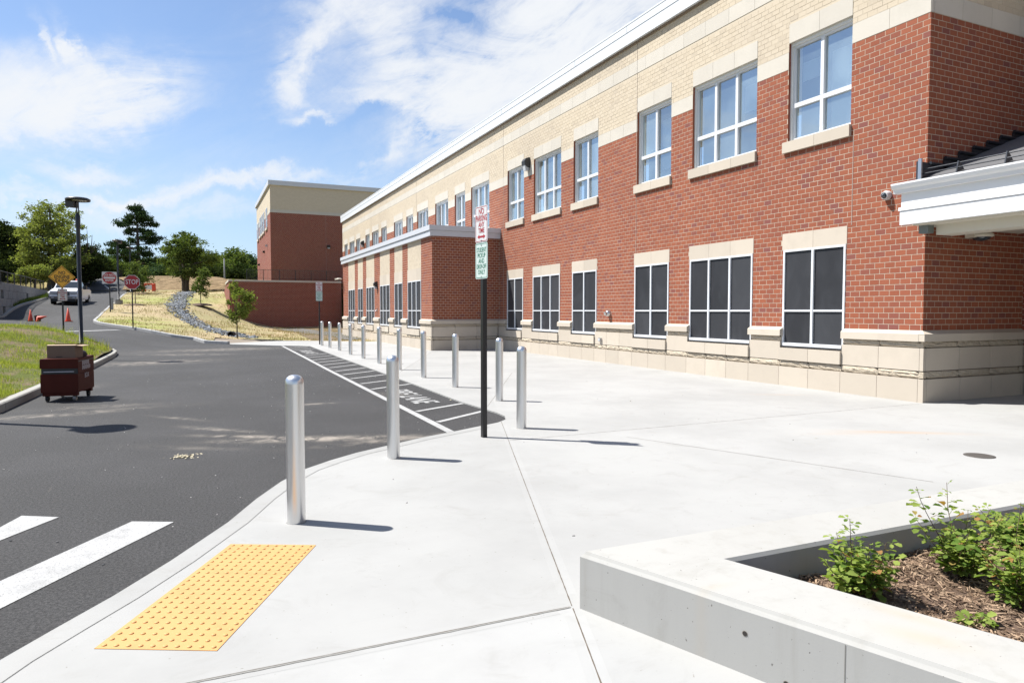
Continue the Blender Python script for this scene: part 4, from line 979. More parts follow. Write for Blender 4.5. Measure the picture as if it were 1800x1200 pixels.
def domecam(label, loc, d):
    t = thing('security_camera', label, 'camera', loc)
    if d == 'x':
        put('camera_housing', MB().tube([(0, 0, 0), (-.05, 0, 0), (-.10, 0, -.01)], [.085, .085, .07], 20), simple('camera_white', (.7, .7, .7), .4), t)
        put('camera_dome', MB().tube([(-.10, 0, -.01), (-.13, 0, -.015), (-.15, 0, -.02)], [.055, .045, .01], 20), CARGL, t)
    else:
        put('camera_bracket', MB().box(-.22, -.14, .0, .16, -.02, .08), SOFFIT, t); put('camera_arm', MB().tube([(-.16, .03, .04), (.03, 0, .05)], .035, 8), SOFFIT, t)
        put('camera_housing', MB().lathe([(.02, .09), (.12, .08), (.19, .04), (.19, .0), (.16, -.01)], 20), SOFFIT, t); put('camera_dome', MB().lathe([(.15, -.01), (.12, -.06), (.0, -.085)], 20), CARGL, t)
    return t
domecam('round white dome camera on red brick left of the canopy gutter', (XW-.008, 8.74, 3.79), 'x')
domecam('dome camera hanging under the white entrance canopy', (12.93, YC-.22, 2.99), 'y')
t = domecam('small white dome camera at the far corner of the bay', (XB-.25, 45.9, 3.70), 'y'); t.scale = (1.1,)*3
fixture('wall_vent', 'round metal vent cap on red brick between two lower windows', 'vent', (XW, 18.21, 1.57), [('vent_body', MB().tube([(0, 0, 0), (-.10, 0, 0), (-.14, 0, 0)], [.10, .095, .05], 16), ALU), ('vent_hood', MB().tube([(-.06, 0, .02), (-.17, 0, -.02)], [.06, .065], 12), ALU)])
fixture('power_outlet', 'small grey covered outlet box on the pale stone base', 'outlet', (XW-.07, 18.6, .73), [('box', MB().box(-.05, 0, -.07, .07, -.06, .06), ALU), ('cover', MB().box(-.075, -.05, -.055, .055, -.045, .045), LENSM)])
fixture('hose_tap', 'small hose tap on the brick pier of the bay', 'tap', (XB, 36.37, 1.68), [('plate', MB().box(-.02, 0, -.06, .06, -.09, .09), ALU), ('spout', MB().tube([(-.01, 0, 0), (-.09, 0, -.02), (-.11, 0, -.08)], .02, 8), ALU)])
mb = MB().lathe([(.0, .0), (.15, .0), (.15, .006), (.135, .008)], 24); t = thing('floor_drain', 'round perforated metal drain grate set in the concrete plaza', 'drain', (7.96, 4.74, .0165)); put('drain_ring', MB().lathe([(.135, 0), (.155, 0), (.155, .006), (.135, .006)], 28), simple('drain_metal', (.14, .13, .12), .6, .6), t)
put('drain_plate', MB().lathe([(.0, .003), (.134, .003)], 24), simple('drain_dark', (.06, .055, .05), .7, .3), t)
mb = MB()
for i in range(-5, 6):
    hl_ = math.sqrt(max(0, .13**2-(i*.024)**2)); mb.box(-hl_, hl_, i*.024-.005, i*.024+.005, .0035, .008)
put('drain_bars', mb, simple('drain_bar', (.22, .20, .18), .6, .5), t)

# ------------------------------------------------------------------ back building, brick retaining wall, railing
YW = 62.3
RW = thing('brick_retaining_wall', 'red brick retaining wall with a pale coping and a black railing on top', 'wall', (2.3, YW, 0))
put('wall_face', MB().box(2.35, 11.66, YW, YW+.5, -.4, 4.12), TBRED, RW, True)
put('side_wall', MB().prism([(YW+.5, -.4), (81.5, -.4), (81.5, 2.9), (70, 4.12), (YW+.5, 4.12)], 'x', 2.352, 2.8), TBRED, RW, True, fix=True)
put('coping', MB().box(2.28, 11.64, YW-.06, YW+.56, 4.12, 4.27), STONE_UP, RW, True); put('side_coping', MB().box(2.28, 2.86, YW+.56, 70, 4.12, 4.26), STONE_UP, RW, True)
put('footing', MB().box(4.0, 11.6, YW-.12, YW, -.2, .14), STONE_UP, RW, True)
sheet('upper_terrace', [(2.82, YW+.45), (11.9, YW+.45), (22, YW+.45), (40, YW+.45), (40, 120), (2.82, 100)], 0, TURF, 6., hf=lambda X, Y: np.full(len(np.atleast_1d(X)), 4.15)+np.clip((np.atleast_1d(Y)-78)*.05, 0, 1.8))
FN = thing('black_railing', 'black picket railing along the top of the brick retaining wall', 'railing', (3.9, YW+.2, 4.27))
mb = MB(); xs = np.arange(3.75, 11.65, 1.33); rl = MB()
for z in (4.40, 5.16): rl.box(3.7, 11.62, YW+.19, YW+.22, z, z+.03)
put('rail', rl, BLACK, FN, True)
for i, x in enumerate(xs):
    put('post', MB().box(x-.03, x+.03, YW+.18, YW+.23, 4.25, 5.2), BLACK, FN, True)
    for k in range(1, 12):
        xx = x+k*1.33/12
        if xx < 11.6: put('picket', MB().box(xx-.010, xx+.010, YW+.195, YW+.215, 4.43, 5.16), BLACK, FN, True)
BB = thing('school_building', 'separate red and beige brick wing standing behind the brick retaining wall', 'building', (6.8, 74.3, 4.3))
bz0, bz1, bz2, bz3, bz4 = 4.0, 11.71, 12.02, 14.48, 14.95
put('lower_wall', MB().box(6.8, 26, 74.3, 92, bz0, bz1), TBRED, BB, True); put('stone_band', MB().box(6.78, 26, 74.28, 92.02, bz1, bz2), STONE_UP, BB, True)
put('upper_wall', MB().box(6.8, 26, 74.3, 92, bz2, bz3), TBBEI, BB, True); r_ = put('roof_edge', MB().box(6.62, 26.2, 74.1, 92.2, bz3, bz4), CORN, BB, True)
put('roof_hatch', MB().box(12.8, 17.0, 78, 80, bz4, bz4+.45), CORN, r_, True)
put('stone_plinth', MB().box(6.74, 26, 74.24, 92.06, 4.0, 4.55), STONE_UP, BB, True)
for (a, b, z0, z1) in [(77.4, 79.2, 10.55, 12.65), (80.9, 82.6, 10.5, 12.65), (83.3, 85.0, 10.5, 12.65), (85.7, 87.4, 10.5, 12.65), (89.0, 90.8, 10.4, 12.4)]:
    w = put('window', MB().box(6.77, 6.80, a, b, z0, z1), WHITE_FR, BB, True); m_ = (a+b)/2
    for p, q in ((a+.08, m_-.05), (m_+.05, b-.08)):
        for zz, zw in ((z0+.08, z0+.72), (z0+.82, z1-.08)): put('pane', MB().box(6.755, 6.775, p, q, zz, zw), CARGL, w, True)
    put('sill', MB().box(6.68, 6.8, a-.1, b+.1, z0-.26, z0), STONE_UP, w, True)
for y, z in ((77.9, 8.6), (81.3, 8.2), (88.4, 7.2)): fixture('wall_light', {77.9: 'small pale fixture nearest the corner on the sunlit side of the rear wing', 81.3: 'middle of three small fixtures on the sunlit side of the rear wing', 88.4: 'lowest and farthest small fixture on the sunlit side of the rear wing'}[y], 'wall light', (6.8, y, z), [('housing', MB().prism([(0, -.12), (-.2, -.1), (-.25, .05), (-.1, .15), (0, .15)], 'y', -.12, .12), BLACK if y > 78 else ALU)], 'fixtures on the rear wing')
t = fixture('wall_light', 'lone light fixture on the big shaded brick wall of the rear wing', 'wall light', (12.6, 74.3, 8.35), [('housing', MB().prism([(0, -.05), (-.25, 0), (-.28, .1), (-.1, .22), (0, .22)], 'y', -.16, .16), DARK), ('lens', MB().box(-.22, -.02, -.12, .12, -.14, -.05), LENSM)]); t.rotation_euler = (0, 0, math.pi/2)
put('wall_joint', MB().box(12.35, 12.37, 74.292, 74.3, 4.55, bz1), simple('joint_pale', (.3, .2, .17), .8), BB, True)
for gx_ in (12.57,): pass

# ------------------------------------------------------------------ bollards
bp = [(.655, 5.44), (1.935, 7.385), (4.05, 8.53), (4.93, 11.32), (4.95, 13.72), (4.96, 16.01), (5.01, 18.43), (5.04, 20.85), (5.08, 23.29), (5.10, 25.58), (5.20, 28.29), (5.21, 30.62), (5.21, 32.75)]
bl_lab = ['nearest steel bollard standing just beyond the yellow tactile plate', 'second steel bollard at the curved kerb, left of the black sign post', 'steel bollard just right of the black sign post', 'steel bollard farther back just right of the sign post',
          'first bollard of the straight row left of the sign post', 'second bollard of the straight row along the fire lane', 'third bollard of the straight row along the fire lane', 'fourth bollard of the row beside the fire lane', 'fifth bollard of the row beside the fire lane',
          'sixth bollard of the row beside the fire lane', 'seventh bollard of the row beside the fire lane', 'next to last bollard at the far end of the row', 'last bollard at the far end in front of the distant sign post']
bt = thing('bollard', bl_lab[0], 'bollard', (bp[0][0], bp[0][1], .016), 0, 'stainless steel bollards')
put('bollard_tube', MB().lathe([(.069, 0), (.069, 1.075)], 40), STEEL, bt); put('bollard_cap', MB().lathe([(.069, 1.075), (.0675, 1.10), (.058, 1.122), (.040, 1.136), (.02, 1.143), (.0, 1.145)], 40), STEEL, bt)
put('base_ring', MB().lathe([(.075, 0), (.075, .003), (.069, .003)], 40), JOINT, bt)
for i, (x, y) in enumerate(bp[1:]):
    o = copy_tree(bt); o.location = (x, y, .016); o['label'] = bl_lab[i+1]; o.rotation_euler = (random.uniform(-.005, .005), random.uniform(-.005, .005), random.uniform(0, 6))

# ------------------------------------------------------------------ signs
FONTC = {}
def text_obj(txt, size, mat, parent, loc, sx=1., rot=(math.pi/2, 0, 0), name='lettering', weight=.0):
    cu = bpy.data.curves.new('t', 'FONT'); cu.body = txt; cu.size = size; cu.align_x = 'CENTER'; cu.align_y = 'CENTER'; cu.extrude = .0006; cu.resolution_u = 3; cu.offset = weight
    o = bpy.data.objects.new('t', cu); COL.objects.link(o); dg = bpy.context.evaluated_depsgraph_get(); dg.update()
    me = bpy.data.meshes.new_from_object(o.evaluated_get(dg)); bpy.data.objects.remove(o); bpy.data.curves.remove(cu)
    q = link(name, me, None, parent); me.materials.clear(); me.materials.append(mat)
    q.location = loc; q.rotation_euler = rot; q.scale = (sx, 1, 1); return q
def rrect(w, h, r, n=5):
    out = []
    for cx, cz, a0 in ((w/2-r, h/2-r, 0), (-w/2+r, h/2-r, 90), (-w/2+r, -h/2+r, 180), (w/2-r, -h/2+r, 270)):
        for k in range(n+1): a = math.radians(a0+90*k/n); out.append((cx+r*math.cos(a), cz+r*math.sin(a)))
    return out
def plate(parent, w, h, zc, col, border, y=-.03, r=.03, name='sign_panel'):
    sh = lambda p: [(u, v+zc) for u, v in p]
    P_ = put(name, MB().prism(sh(rrect(w, h, r)), 'y', y-.0015, y), col, parent, fix=True)
    ring_o = rrect(w-.02, h-.02, r*.8); ring_i = rrect(w-.034, h-.034, r*.6); n = len(ring_o); mb = MB()
    mb.add([(u, y-.0028, v+zc) for u, v in ring_o]+[(u, y-.0028, v+zc) for u, v in ring_i], [(i, (i+1) % n, n+(i+1) % n, n+i) for i in range(n)]); put('border', mb, border, P_, fix=False)
    return P_
def arrow(parent, z, mat, y, L=.2):
    mb = MB(); mb.add([(-L/2, y, z), (-L/2+.05, y, z+.03), (-L/2+.05, y, z+.012), (L/2-.05, y, z+.012), (L/2-.05, y, z+.03), (L/2, y, z), (L/2-.05, y, z-.03), (L/2-.05, y, z-.012), (-L/2+.05, y, z-.012), (-L/2+.05, y, z-.03)], [tuple(range(10))[::-1]]); put('arrow', mb, mat, parent)
def no_parking(t, zc, y=-.032):
    P_ = plate(t, .305, .457, zc, SIGNW, SIGNR, y)
    for s_, z, k, sx in (('NO', .155, .085, .8), ('PARKING', .07, .085, .62), ('ANY', -.01, .07, .8), ('TIME', -.085, .07, .8)): text_obj(s_, k*1.25, SIGNR, P_, (0, y-.0026, zc+z), sx, weight=.0015)
    arrow(P_, zc-.16, SIGNR, y-.003); 
    for z in (.205, -.205): put('bolt', MB().tube([(0, y-.001, zc+z), (0, y-.008, zc+z)], .008, 8), ALU, P_)
def student(t, zc, y=-.032):
    P_ = plate(t, .305, .457, zc, SIGNG2, SIGNG, y)
    for s_, z, sx in (('STUDENT', .135, .66), ('PICKUP', .065, .72), ('AND', -.005, .8), ('DROP-OFF', -.075, .60), ('ONLY', -.145, .8)): text_obj(s_, .082, SIGNG, P_, (0, y-.0026, zc+z), sx, weight=.0006)
    for z in (.20, -.20): put('bolt', MB().tube([(0, y-.001, zc+z), (0, y-.008, zc+z)], .008, 8), ALU, P_)
def post(t, h, w=.028):
    return put('post', MB().box(-w, w, -w, w, 0, h), BLACK, t)
t = thing('parking_sign', 'tall black post with red no parking and green student pickup signs at the curved kerb', 'sign', (3.32, 8.12, .016), math.radians(-81.7)); post(t, 2.95, .030); no_parking(t, 2.735); student(t, 2.27)
for z in (2.60, 2.45, 2.14): put('clamp', MB().box(-.04, .04, -.032, .036, z-.01, z+.01), ALU, t)
t = thing('parking_sign', 'distant black post with no parking and student pickup signs beyond the last bollard', 'sign', (5.28, 33.9, .016), math.radians(-6)); post(t, 3.0); no_parking(t, 2.80); student(t, 2.33); t.scale = (1, 1, 1.0)
def diamond(t, zc):
    a = .431; mb = MB().prism([(0, zc+a), (-a, zc), (0, zc-a), (a, zc)], 'y', -.034, -.032); P_ = put('sign_panel', mb, SIGNO, t, fix=True)
    b, c = a-.03, a-.05; mb = MB(); mb.add([(0, -.0352, zc+b), (-b, -.0352, zc), (0, -.0352, zc-b), (b, -.0352, zc), (0, -.0352, zc+c), (-c, -.0352, zc), (0, -.0352, zc-c), (c, -.0352, zc)], [(0, 1, 5, 4), (1, 2, 6, 5), (2, 3, 7, 6), (3, 0, 4, 7)]); put('border', mb, SIGNB, P_)
    for s_, z in (('NO', .15), ('ENGINE', .0), ('IDLING', -.14)): text_obj(s_, .175, SIGNB, P_, (0, -.035, zc+z), .80, weight=.004)
p = survey(112, 592, 26.); zz = float(HI(p[0], p[1])[0]); t = thing('warning_sign', 'orange diamond NO ENGINE IDLING sign over a small no parking sign on the lawn island', 'sign', (p[0], p[1], zz-.05), math.atan2(-p[0], p[1])); post(t, 2.7, .03); zc = 2.93-zz+.05; diamond(t, zc); no_parking(t, zc-.43-.245)
p = survey(234, 579, 37.6); zz = h1(p[0], p[1])+.1; t = thing('stop_sign', 'red octagonal STOP sign on a black post in the seeded grass slope', 'sign', (p[0], p[1], zz), math.atan2(-p[0], p[1])); zc = 1.65+50/1200*37.6-zz; post(t, zc+.2, .032)
oc = lambda r: [(r*math.cos(math.radians(22.5+45*k)), zc+r*math.sin(math.radians(22.5+45*k))) for k in range(8)]
P_ = put('sign_panel', MB().prism(oc(.412), 'y', -.038, -.035), SIGNW, t, fix=True); put('red_face', MB().prism(oc(.385), 'y', -.0405, -.0385), SIGNR, P_, fix=True); text_obj('STOP', .36, SIGNW, P_, (0, -.0412, zc), .72, weight=.004)
p = survey(194, 551, 48); zz = h1(p[0], p[1])+.08; t = thing('do_not_enter_sign', 'square white sign with red disc reading DO NOT ENTER on a black post', 'sign', (p[0], p[1], zz), math.atan2(-p[0], p[1])-.05); zc = 1.65+57.5/1200*48-zz; post(t, zc+.2, .035)
P_ = put('sign_panel', MB().prism([(u, v+zc) for u, v in rrect(.9, .84, .05)], 'y', -.040, -.037), SIGNW, t, fix=True)
put('red_disc', MB().prism([(.42*math.cos(k*math.pi/20), zc+.40*math.sin(k*math.pi/20)) for k in range(40)], 'y', -.0425, -.0405), SIGNR, P_, fix=True)
put('white_bar', MB().box(-.35, .35, -.0445, -.0430, zc-.065, zc+.065), SIGNW, P_); text_obj('DO NOT', .20, SIGNW, P_, (0, -.0432, zc+.19), .85, weight=.005); text_obj('ENTER', .20, SIGNW, P_, (0, -.0432, zc-.19), .85, weight=.005)
p = survey(197, 545, 50); zz = h1(p[0], p[1])+.1
fixture('utility_pedestal', 'slim grey utility pedestal just behind the do not enter sign post', 'pedestal', (p[0], p[1], zz), [('body', MB().box(-.09, .09, -.09, .09, 0, .82), WOODP), ('cap', MB().box(-.10, .10, -.10, .10, .82, .87), WOODP)])

# ------------------------------------------------------------------ street lamps
def lamp(label, loc, rotz, base=0.):
    t = thing('street_lamp', label, 'street lamp', loc, rotz, 'black street lamps')
    if base: put('concrete_base', MB().lathe([(.30, -.4), (.30, base)], 20), CURBM, t)
    put('pole', MB().lathe([(.14, base), (.14, base+.05), (.068, base+.06), (.062, base+4.05), (.062, base+4.1)], 16), BLACK, t)
    put('base_plate', MB().box(-.17, .17, -.17, .17, base, base+.03), BLACK, t)
    put('collar', MB().lathe([(.075, base+3.95), (.078, base+4.3), (.055, base+4.36), (.045, base+4.4)], 16), BLACK, t)
    y = MB(); y.tube([(-.035, 0, base+4.35), (-.035, 0, base+4.85)], .017, 8).tube([(.035, 0, base+4.35), (.035, 0, base+4.85)], .017, 8); put('yoke', y, BLACK, t)
    hd = put('lamp_head', MB().lathe([(.0, .11), (.30, .10), (.37, .06), (.36, .0), (.33, .0), (.30, .02), (.0, .02)], 28, (.02, 0, base+4.80)), DARK, t)
    put('lens', MB().lathe([(.0, .0), (.22, .0), (.22, .019), (.0, .019)], 20, (.08, 0, base+4.80)), LENSM, hd)
    put('driver_box', MB().prism([(-.32, base+4.81), (-.31, base+4.60), (-.06, base+4.58), (-.05, base+4.81)], 'y', -.14, .14), DARK, hd, fix=True)
    return t
p = survey(143, 607, 22.9); lamp('tall black street lamp on the lawn island behind the tool chest', (p[0], p[1], float(HI(p[0], p[1])[0])), -YAW)
lamp('black street lamp on the near end of the lawn island, just left of the picture', (-3.84, 13.05, float(HI(-3.84, 13.05)[0])), -.2)
p = survey(209, 537, 56); lamp('black street lamp on a round concrete base beside the do not enter sign', (p[0], p[1], h1(p[0], p[1])+.0), math.pi-YAW+.2, .45)
p = survey(230, 512, 75); lamp('farthest black street lamp seen in front of the pine tree', (p[0], p[1], h1(p[0], p[1])), math.pi-YAW, .2)

# ------------------------------------------------------------------ traffic cones, barricade
def cone(label, loc, kind):
    t = thing('traffic_cone', label, 'traffic cone', loc, random.uniform(0, .4), 'orange traffic cones')
    put('cone_base', MB().prism(rrect(.38, .38, .05), 'z', 0, .035), BLACK if kind != 2 else CONEO, t, fix=True)
    put('cone_body', MB().lathe([(.135, .035), (.02, .74), (.0, .745)], 20), CONEO, t)
    if kind == 2:
        for a, b in ((.36, .48), (.54, .60)): put('reflective_band', MB().lathe([(.137-.16*a, a), (.137-.16*b, b)], 20), REFL, t)
    return t
def gpt(px, py, D): q = survey(px, py, D); return (q[0], q[1], h1(q[0], q[1])+.002)
cone('upright plain orange cone at the left of the road', gpt(54, 565, 42.), 1)
o = cone('orange cone lying on its side between two upright cones', gpt(66, 564, 42.), 1); o.rotation_euler = (math.radians(8), math.radians(80), math.radians(-8)-YAW); o.location[2] += .19
o = cone('short orange cone leaning against the fallen one', gpt(65.5, 565, 41.3), 1); o.scale = (.6, .6, .38)
o = cone('upright orange cone with white reflective bands in front of the truck', gpt(120, 565, 42.), 2); o.scale = (1.12,)*3
p = gpt(262, 516, 77); t = thing('barricade', 'small orange and white barricade at the foot of the far bank', 'barricade', (p[0], p[1], p[2]), -YAW)
for x in (-.55, .55): put('barrel', MB().box(x-.16, x+.16, -.12, .12, 0, .95), CONEO, t)
put('board', MB().box(-.42, .42, -.1, -.06, .35, .8), REFL, t); put('board_edge', MB().box(-.42, .42, -.1, -.06, .82, 1.0), CONEO, t)
p = gpt(271, 515, 78); t = thing('traffic_cone', 'tiny orange barrel at the foot of the far bank, right of the barricade', 'traffic cone', p, 0, 'orange traffic cones'); put('barrel_body', MB().lathe([(.2, 0), (.17, .9), (.0, .92)], 12), CONEO, t); put('reflective_band', MB().lathe([(.192, .4), (.186, .6)], 12), REFL, t)

# ------------------------------------------------------------------ pickup truck
p = survey(112, 537.5, 54.5); TK = thing('pickup_truck', 'white pickup truck with orange beacons on its roof parked facing the camera', 'truck', (p[0], p[1], h1(p[0], p[1])), math.atan2(-p[0], p[1])-math.radians(11))
# local frame: truck front faces -y
put('body', MB().prism([(0.05, .52), (.0, 1.02), (.12, 1.18), (1.45, 1.40), (5.7, 1.40), (5.75, .62), (5.0, .50), (1.2, .48)], 'x', -.98, .98), CARW, TK, fix=True, bevel=.06)
cb_ = MB(); z0, z1 = 1.36, 2.02
cb_.add([(-.92, 1.30, z0), (.92, 1.30, z0), (.74, 1.95, z1), (-.74, 1.95, z1), (-.92, 3.6, z0), (.92, 3.6, z0), (.72, 3.35, z1), (-.72, 3.35, z1)], [(0, 1, 2, 3), (1, 5, 6, 2), (5, 4, 7, 6), (4, 0, 3, 7), (3, 2, 6, 7)]); CBX = put('cab', cb_, CARW, TK, fix=True, bevel=.04)
def lerp3(a, b, t_): return tuple(a[i]+(b[i]-a[i])*t_ for i in range(3))
mb = MB(); mb.add([(-.82, 1.345, z0+.05), (.82, 1.345, z0+.05), (.68, 1.855, z1-.08), (-.68, 1.855, z1-.08)], [(0, 1, 2, 3)]); put('windshield', mb, CARGL, CBX)
for sx in (-1, 1):
    mb = MB(); mb.add([(sx*.93, 1.62, z0+.06), (sx*.935, 3.35, z0+.06), (sx*.77, 3.2, z1-.10), (sx*.77, 2.08, z1-.10)], [(0, 1, 2, 3)]); put('side_window', mb, CARGL, CBX)
    put('headlight', MB().box(sx*.62-.26, sx*.62+.26, -.015, .05, .90, 1.06), LENSM, TK)
    put('headlight_housing', MB().box(sx*.62-.28, sx*.62+.28, .0, .06, .87, 1.09), DARK, TK)
    put('fog_light', MB().box(sx*.72-.09, sx*.72+.09, -.13, -.10, .56, .64), LENSM, TK)
    m_ = put('mirror', MB().box(sx*1.22-.12, sx*1.22+.12, 1.52, 1.64, 1.30, 1.62), BLACK, TK); put('mirror_arm', MB().box(min(sx*.9, sx*1.15), max(sx*.9, sx*1.15), 1.56, 1.60, 1.44, 1.50), BLACK, m_)
    for y in (1.0, 4.7):
        w = put('wheel', MB().tube([(sx*.74, y, .40), (sx*1.0, y, .40)], .40, 24), RUB, TK); put('rim', MB().tube([(sx*.985, y, .40), (sx*1.006, y, .40)], .25, 16), CHROME, w)
        put('wheel_arch', MB().tube([(sx*.80, y, .45), (sx*.992, y, .45)], .49, 20), BLACK, TK)
    bc = put('beacon', MB().lathe([(.10, 0), (.10, .12), (.07, .16), (.0, .17)], 12, (sx*.55, 2.3, 2.02)), CONEO, TK)
GR = put('grille', MB().box(-.42, .42, -.03, .06, .76, 1.10), simple('grille_grey', (.10, .10, .11), .4), TK)
for k in range(4): put('grille_bar', MB().box(-.40, .40, -.045, -.03, .76+k*.08, .785+k*.08), DARK, GR)
put('bumper', MB().box(-.95, .95, -.12, .08, .48, .70), CHROME, TK, bevel=.03); put('lower_valance', MB().box(-.85, .85, -.06, .10, .30, .47), BLACK, TK); put('number_plate', MB().box(-.16, .16, -.135, -.122, .50, .62), SIGNW, TK)

# ------------------------------------------------------------------ tool chest and cardboard box
a = np.array((-2.47, 14.50)); ct = thing('tool_chest', 'dark brown steel tool chest on casters standing on the asphalt by the kerb', 'tool chest', (-2.255, 15.06, .004), math.radians(-9))
hw, hd_ = .30, .46
put('lower_box', MB().box(-hw, hw, -hd_, hd_, .16, .50), CHEST, ct, bevel=.008)
put('recess_panel', MB().box(-hw+.01, hw-.01, -hd_+.03, hd_-.01, .50, .64), DARK, ct); put('handle_bar', MB().box(-hw+.06, hw-.06, -hd_-.012, -hd_+.01, .535, .55), CHESTP, ct)
put('lid', MB().prism([(-hd_, .60), (hd_, .60), (hd_, .79), (-hd_, .775)], 'x', -hw-.004, hw+.004), CHEST, ct, fix=True, bevel=.008)
put('side_panel', MB().box(hw, hw+.004, -hd_+.02, hd_-.02, .50, .60), CHEST, ct); put('lid_seam', MB().box(hw+.004, hw+.010, -hd_+.02, hd_-.02, .72, .732), DARK, ct)
put('skid', MB().box(-hw+.02, hw-.02, -hd_+.03, -hd_+.12, .10, .16), CHEST, ct); put('skid', MB().box(-hw+.02, hw-.02, hd_-.12, hd_-.03, .10, .16), CHEST, ct)
for sx in (-1, 1):
    for sy in (-1, 1):
        w = put('caster', MB().tube([(sx*.22-.022, sy*.37, .052), (sx*.22+.022, sy*.37, .052)], .052, 16), RUB if sx*sy > 0 else simple('caster_pale', (.3, .28, .26), .6), ct); put('caster_fork', MB().box(sx*.22-.03, sx*.22+.03, sy*.37-.03, sy*.37+.03, .07, .11), DARK, w)
# worn white stencil marks on the end panel (not legible in the photograph)
mk = MB()
for r_i, (zc, hh_, n_) in enumerate([(.685, .07, 7), (.60, .06, 8)]):
    for k in range(n_):
        y = -.22+k*.058; mk.box(hw+.0045, hw+.006, y, y+.030, zc-.045+.01*(k % 2), zc+.035)
put('stencil', mk, CHESTP, ct)
text_obj('BOX', .13, CHESTP, ct, (hw+.006, .02, .44), .9, rot=(math.pi/2, 0, math.pi/2), name='stencil')
cb = thing('cardboard_box', 'open brown cardboard box resting on top of the tool chest', 'box', (-2.27, 14.93, .785), math.radians(-13), scale=.86)
q = MB(); q.box(-.27, .27, -.20, -.19, 0, .27).box(-.27, .27, .19, .20, 0, .27).box(-.27, -.26, -.19, .19, 0, .27).box(.26, .27, -.19, .19, 0, .27).box(-.26, .26, -.19, .19, .0, .008); put('box_wall', q, CARD, cb)
fl = MB(); fl.add([(-.27, -.20, .27), (.27, -.20, .27), (.28, -.12, .285), (-.28, -.12, .285)], [(0, 1, 2, 3)]).add([(-.27, .20, .27), (.27, .20, .27), (.28, .12, .29), (-.28, .12, .29)], [(3, 2, 1, 0)]).add([(.27, -.2, .27), (.27, .2, .27), (.40, .2, .255), (.40, -.2, .255)], [(0, 1, 2, 3)]); put('flap', fl, CARDIN, cb)
put('box_print', MB().box(-.10, .02, -.2012, -.2002, .02, .035), SIGNB, cb)
t = thing('work_gloves', 'small dark bundle lying beside the cardboard box on the tool chest', 'bundle', (-2.07, 15.15, .79)); put('bundle_cloth', MB().lathe([(.10, 0), (.13, .03), (.09, .10), (.03, .13), (0, .13)], 9), simple('bundle_dark', (.05, .035, .04), .8), t)

# ------------------------------------------------------------------ tactile plate
c4 = [np.array(v) for v in ((.17, 5.10), (.71, 4.83), (-.00, 3.53), (-.53, 3.79))]
ud = c4[1]-c4[0]; vd = c4[3]-c4[0]; ang = math.atan2(ud[1], ud[0]); Lu, Lv = .603, 1.48
TP = thing('tactile_plate', 'yellow truncated dome tactile warning plate set into the concrete kerb ramp', 'tactile paving', (c4[0][0], c4[0][1], .0165), ang)
put('plate_sheet', MB().box(0, Lu, -Lv, 0, 0, .0055), YEL, TP)
dm = MB().lathe([(.0125, 0), (.0115, .004), (.008, .0055), (.0, .006)], 10).mesh('dome'); dm.materials.append(YEL)
for i in range(10):
    for j in range(24):
        o = bpy.data.objects.new('dome', dm); COL.objects.link(o); o.parent = TP; o.location = ((i+.5)*Lu/10, -(j+.5)*Lv/24, .0055)
# painted words in the lane, read from the driveway
def road_text(x, y, L):
    o = text_obj('FIRE LANE', .62, PAINT, marks, (x, y, .0075), 1., rot=(0, 0, -math.pi/2), name='painted_words', weight=.012)
    w = o.dimensions.x or 1; bb = [v.co.x for v in o.data.vertices]; hgt = [v.co.y for v in o.data.vertices]
    o.scale = (L/(max(bb)-min(bb)), .47/(max(hgt)-min(hgt)), .2)
    return o
road_text(3.66, 12.76, 2.2); road_text(3.91, 28.1, 2.2)

# ------------------------------------------------------------------ concrete planter
zt = .34; O1 = Vector((1.87, 3.19)); du = Vector((.345, -.939)); far_d = Vector((1, -.015))
ext = 5.; N1 = Vector((.939, .345)); w1 = .475; w2 = .43
A0 = O1; A1 = O1+du*ext; Bf = O1+far_d*7.5
I0 = Vector((2.52, 2.755)); I1 = I0+du*ext; If = Vector((9.3, 2.66))
PL = thing('planter_wall', 'low raised concrete planter wall with pour holes and a chamfered top edge', 'planter', (O1.x, O1.y, 0))
def planter_ring():
    ch = .020; n = 16; outer = [A1+(A0-A1)*k/n for k in range(n)]+[A0]+[A0+(Bf-A0)*(k+1)/n for k in range(n)]
    inner = [I1+(I0-I1)*k/n for k in range(n)]+[I0]+[I0+(If-I0)*(k+1)/n for k in range(n)]
    ring = []
    for k, (o, i) in enumerate(zip(outer, inner)):
        if k < n: pn = N1
        elif k > n: pn = Vector((-.015, -1)).normalized()
        else: pn = (N1+Vector((-.015, -1)).normalized()); pn = pn/pn.length*(1/math.cos(math.radians(55)))
        j = .0012*math.sin(k*2.3)
        ring.append([(o.x, o.y, -.02), (o.x, o.y, zt-ch-.012+j), (o.x+pn.x*.012, o.y+pn.y*.012, zt-ch+.004), (o.x+pn.x*ch, o.y+pn.y*ch, zt), (i.x-pn.x*ch*.7, i.y-pn.y*ch*.7, zt), (i.x, i.y, zt-ch), (i.x, i.y, -.02)])
    m_ = 7; vs = [v for r in ring for v in r]; f = [(k*m_+q, k*m_+(q+1) % m_, (k+1)*m_+(q+1) % m_, (k+1)*m_+q) for k in range(len(ring)-1) for q in range(m_)]
    f += [tuple(range(m_)), tuple(len(vs)-m_+q for q in range(m_))[::-1]]
    return put('planter_rim', MB().add(vs, f), PLANTER, PL, True, fix=True)
planter_ring()
put('planter_rim', MB().box(8.88, 9.33, -2.35, 2.66, -.02, zt), PLANTER, PL, True); put('planter_rim', MB().box(4.24, 8.88, -2.35, -1.9, -.02, zt), PLANTER, PL, True)
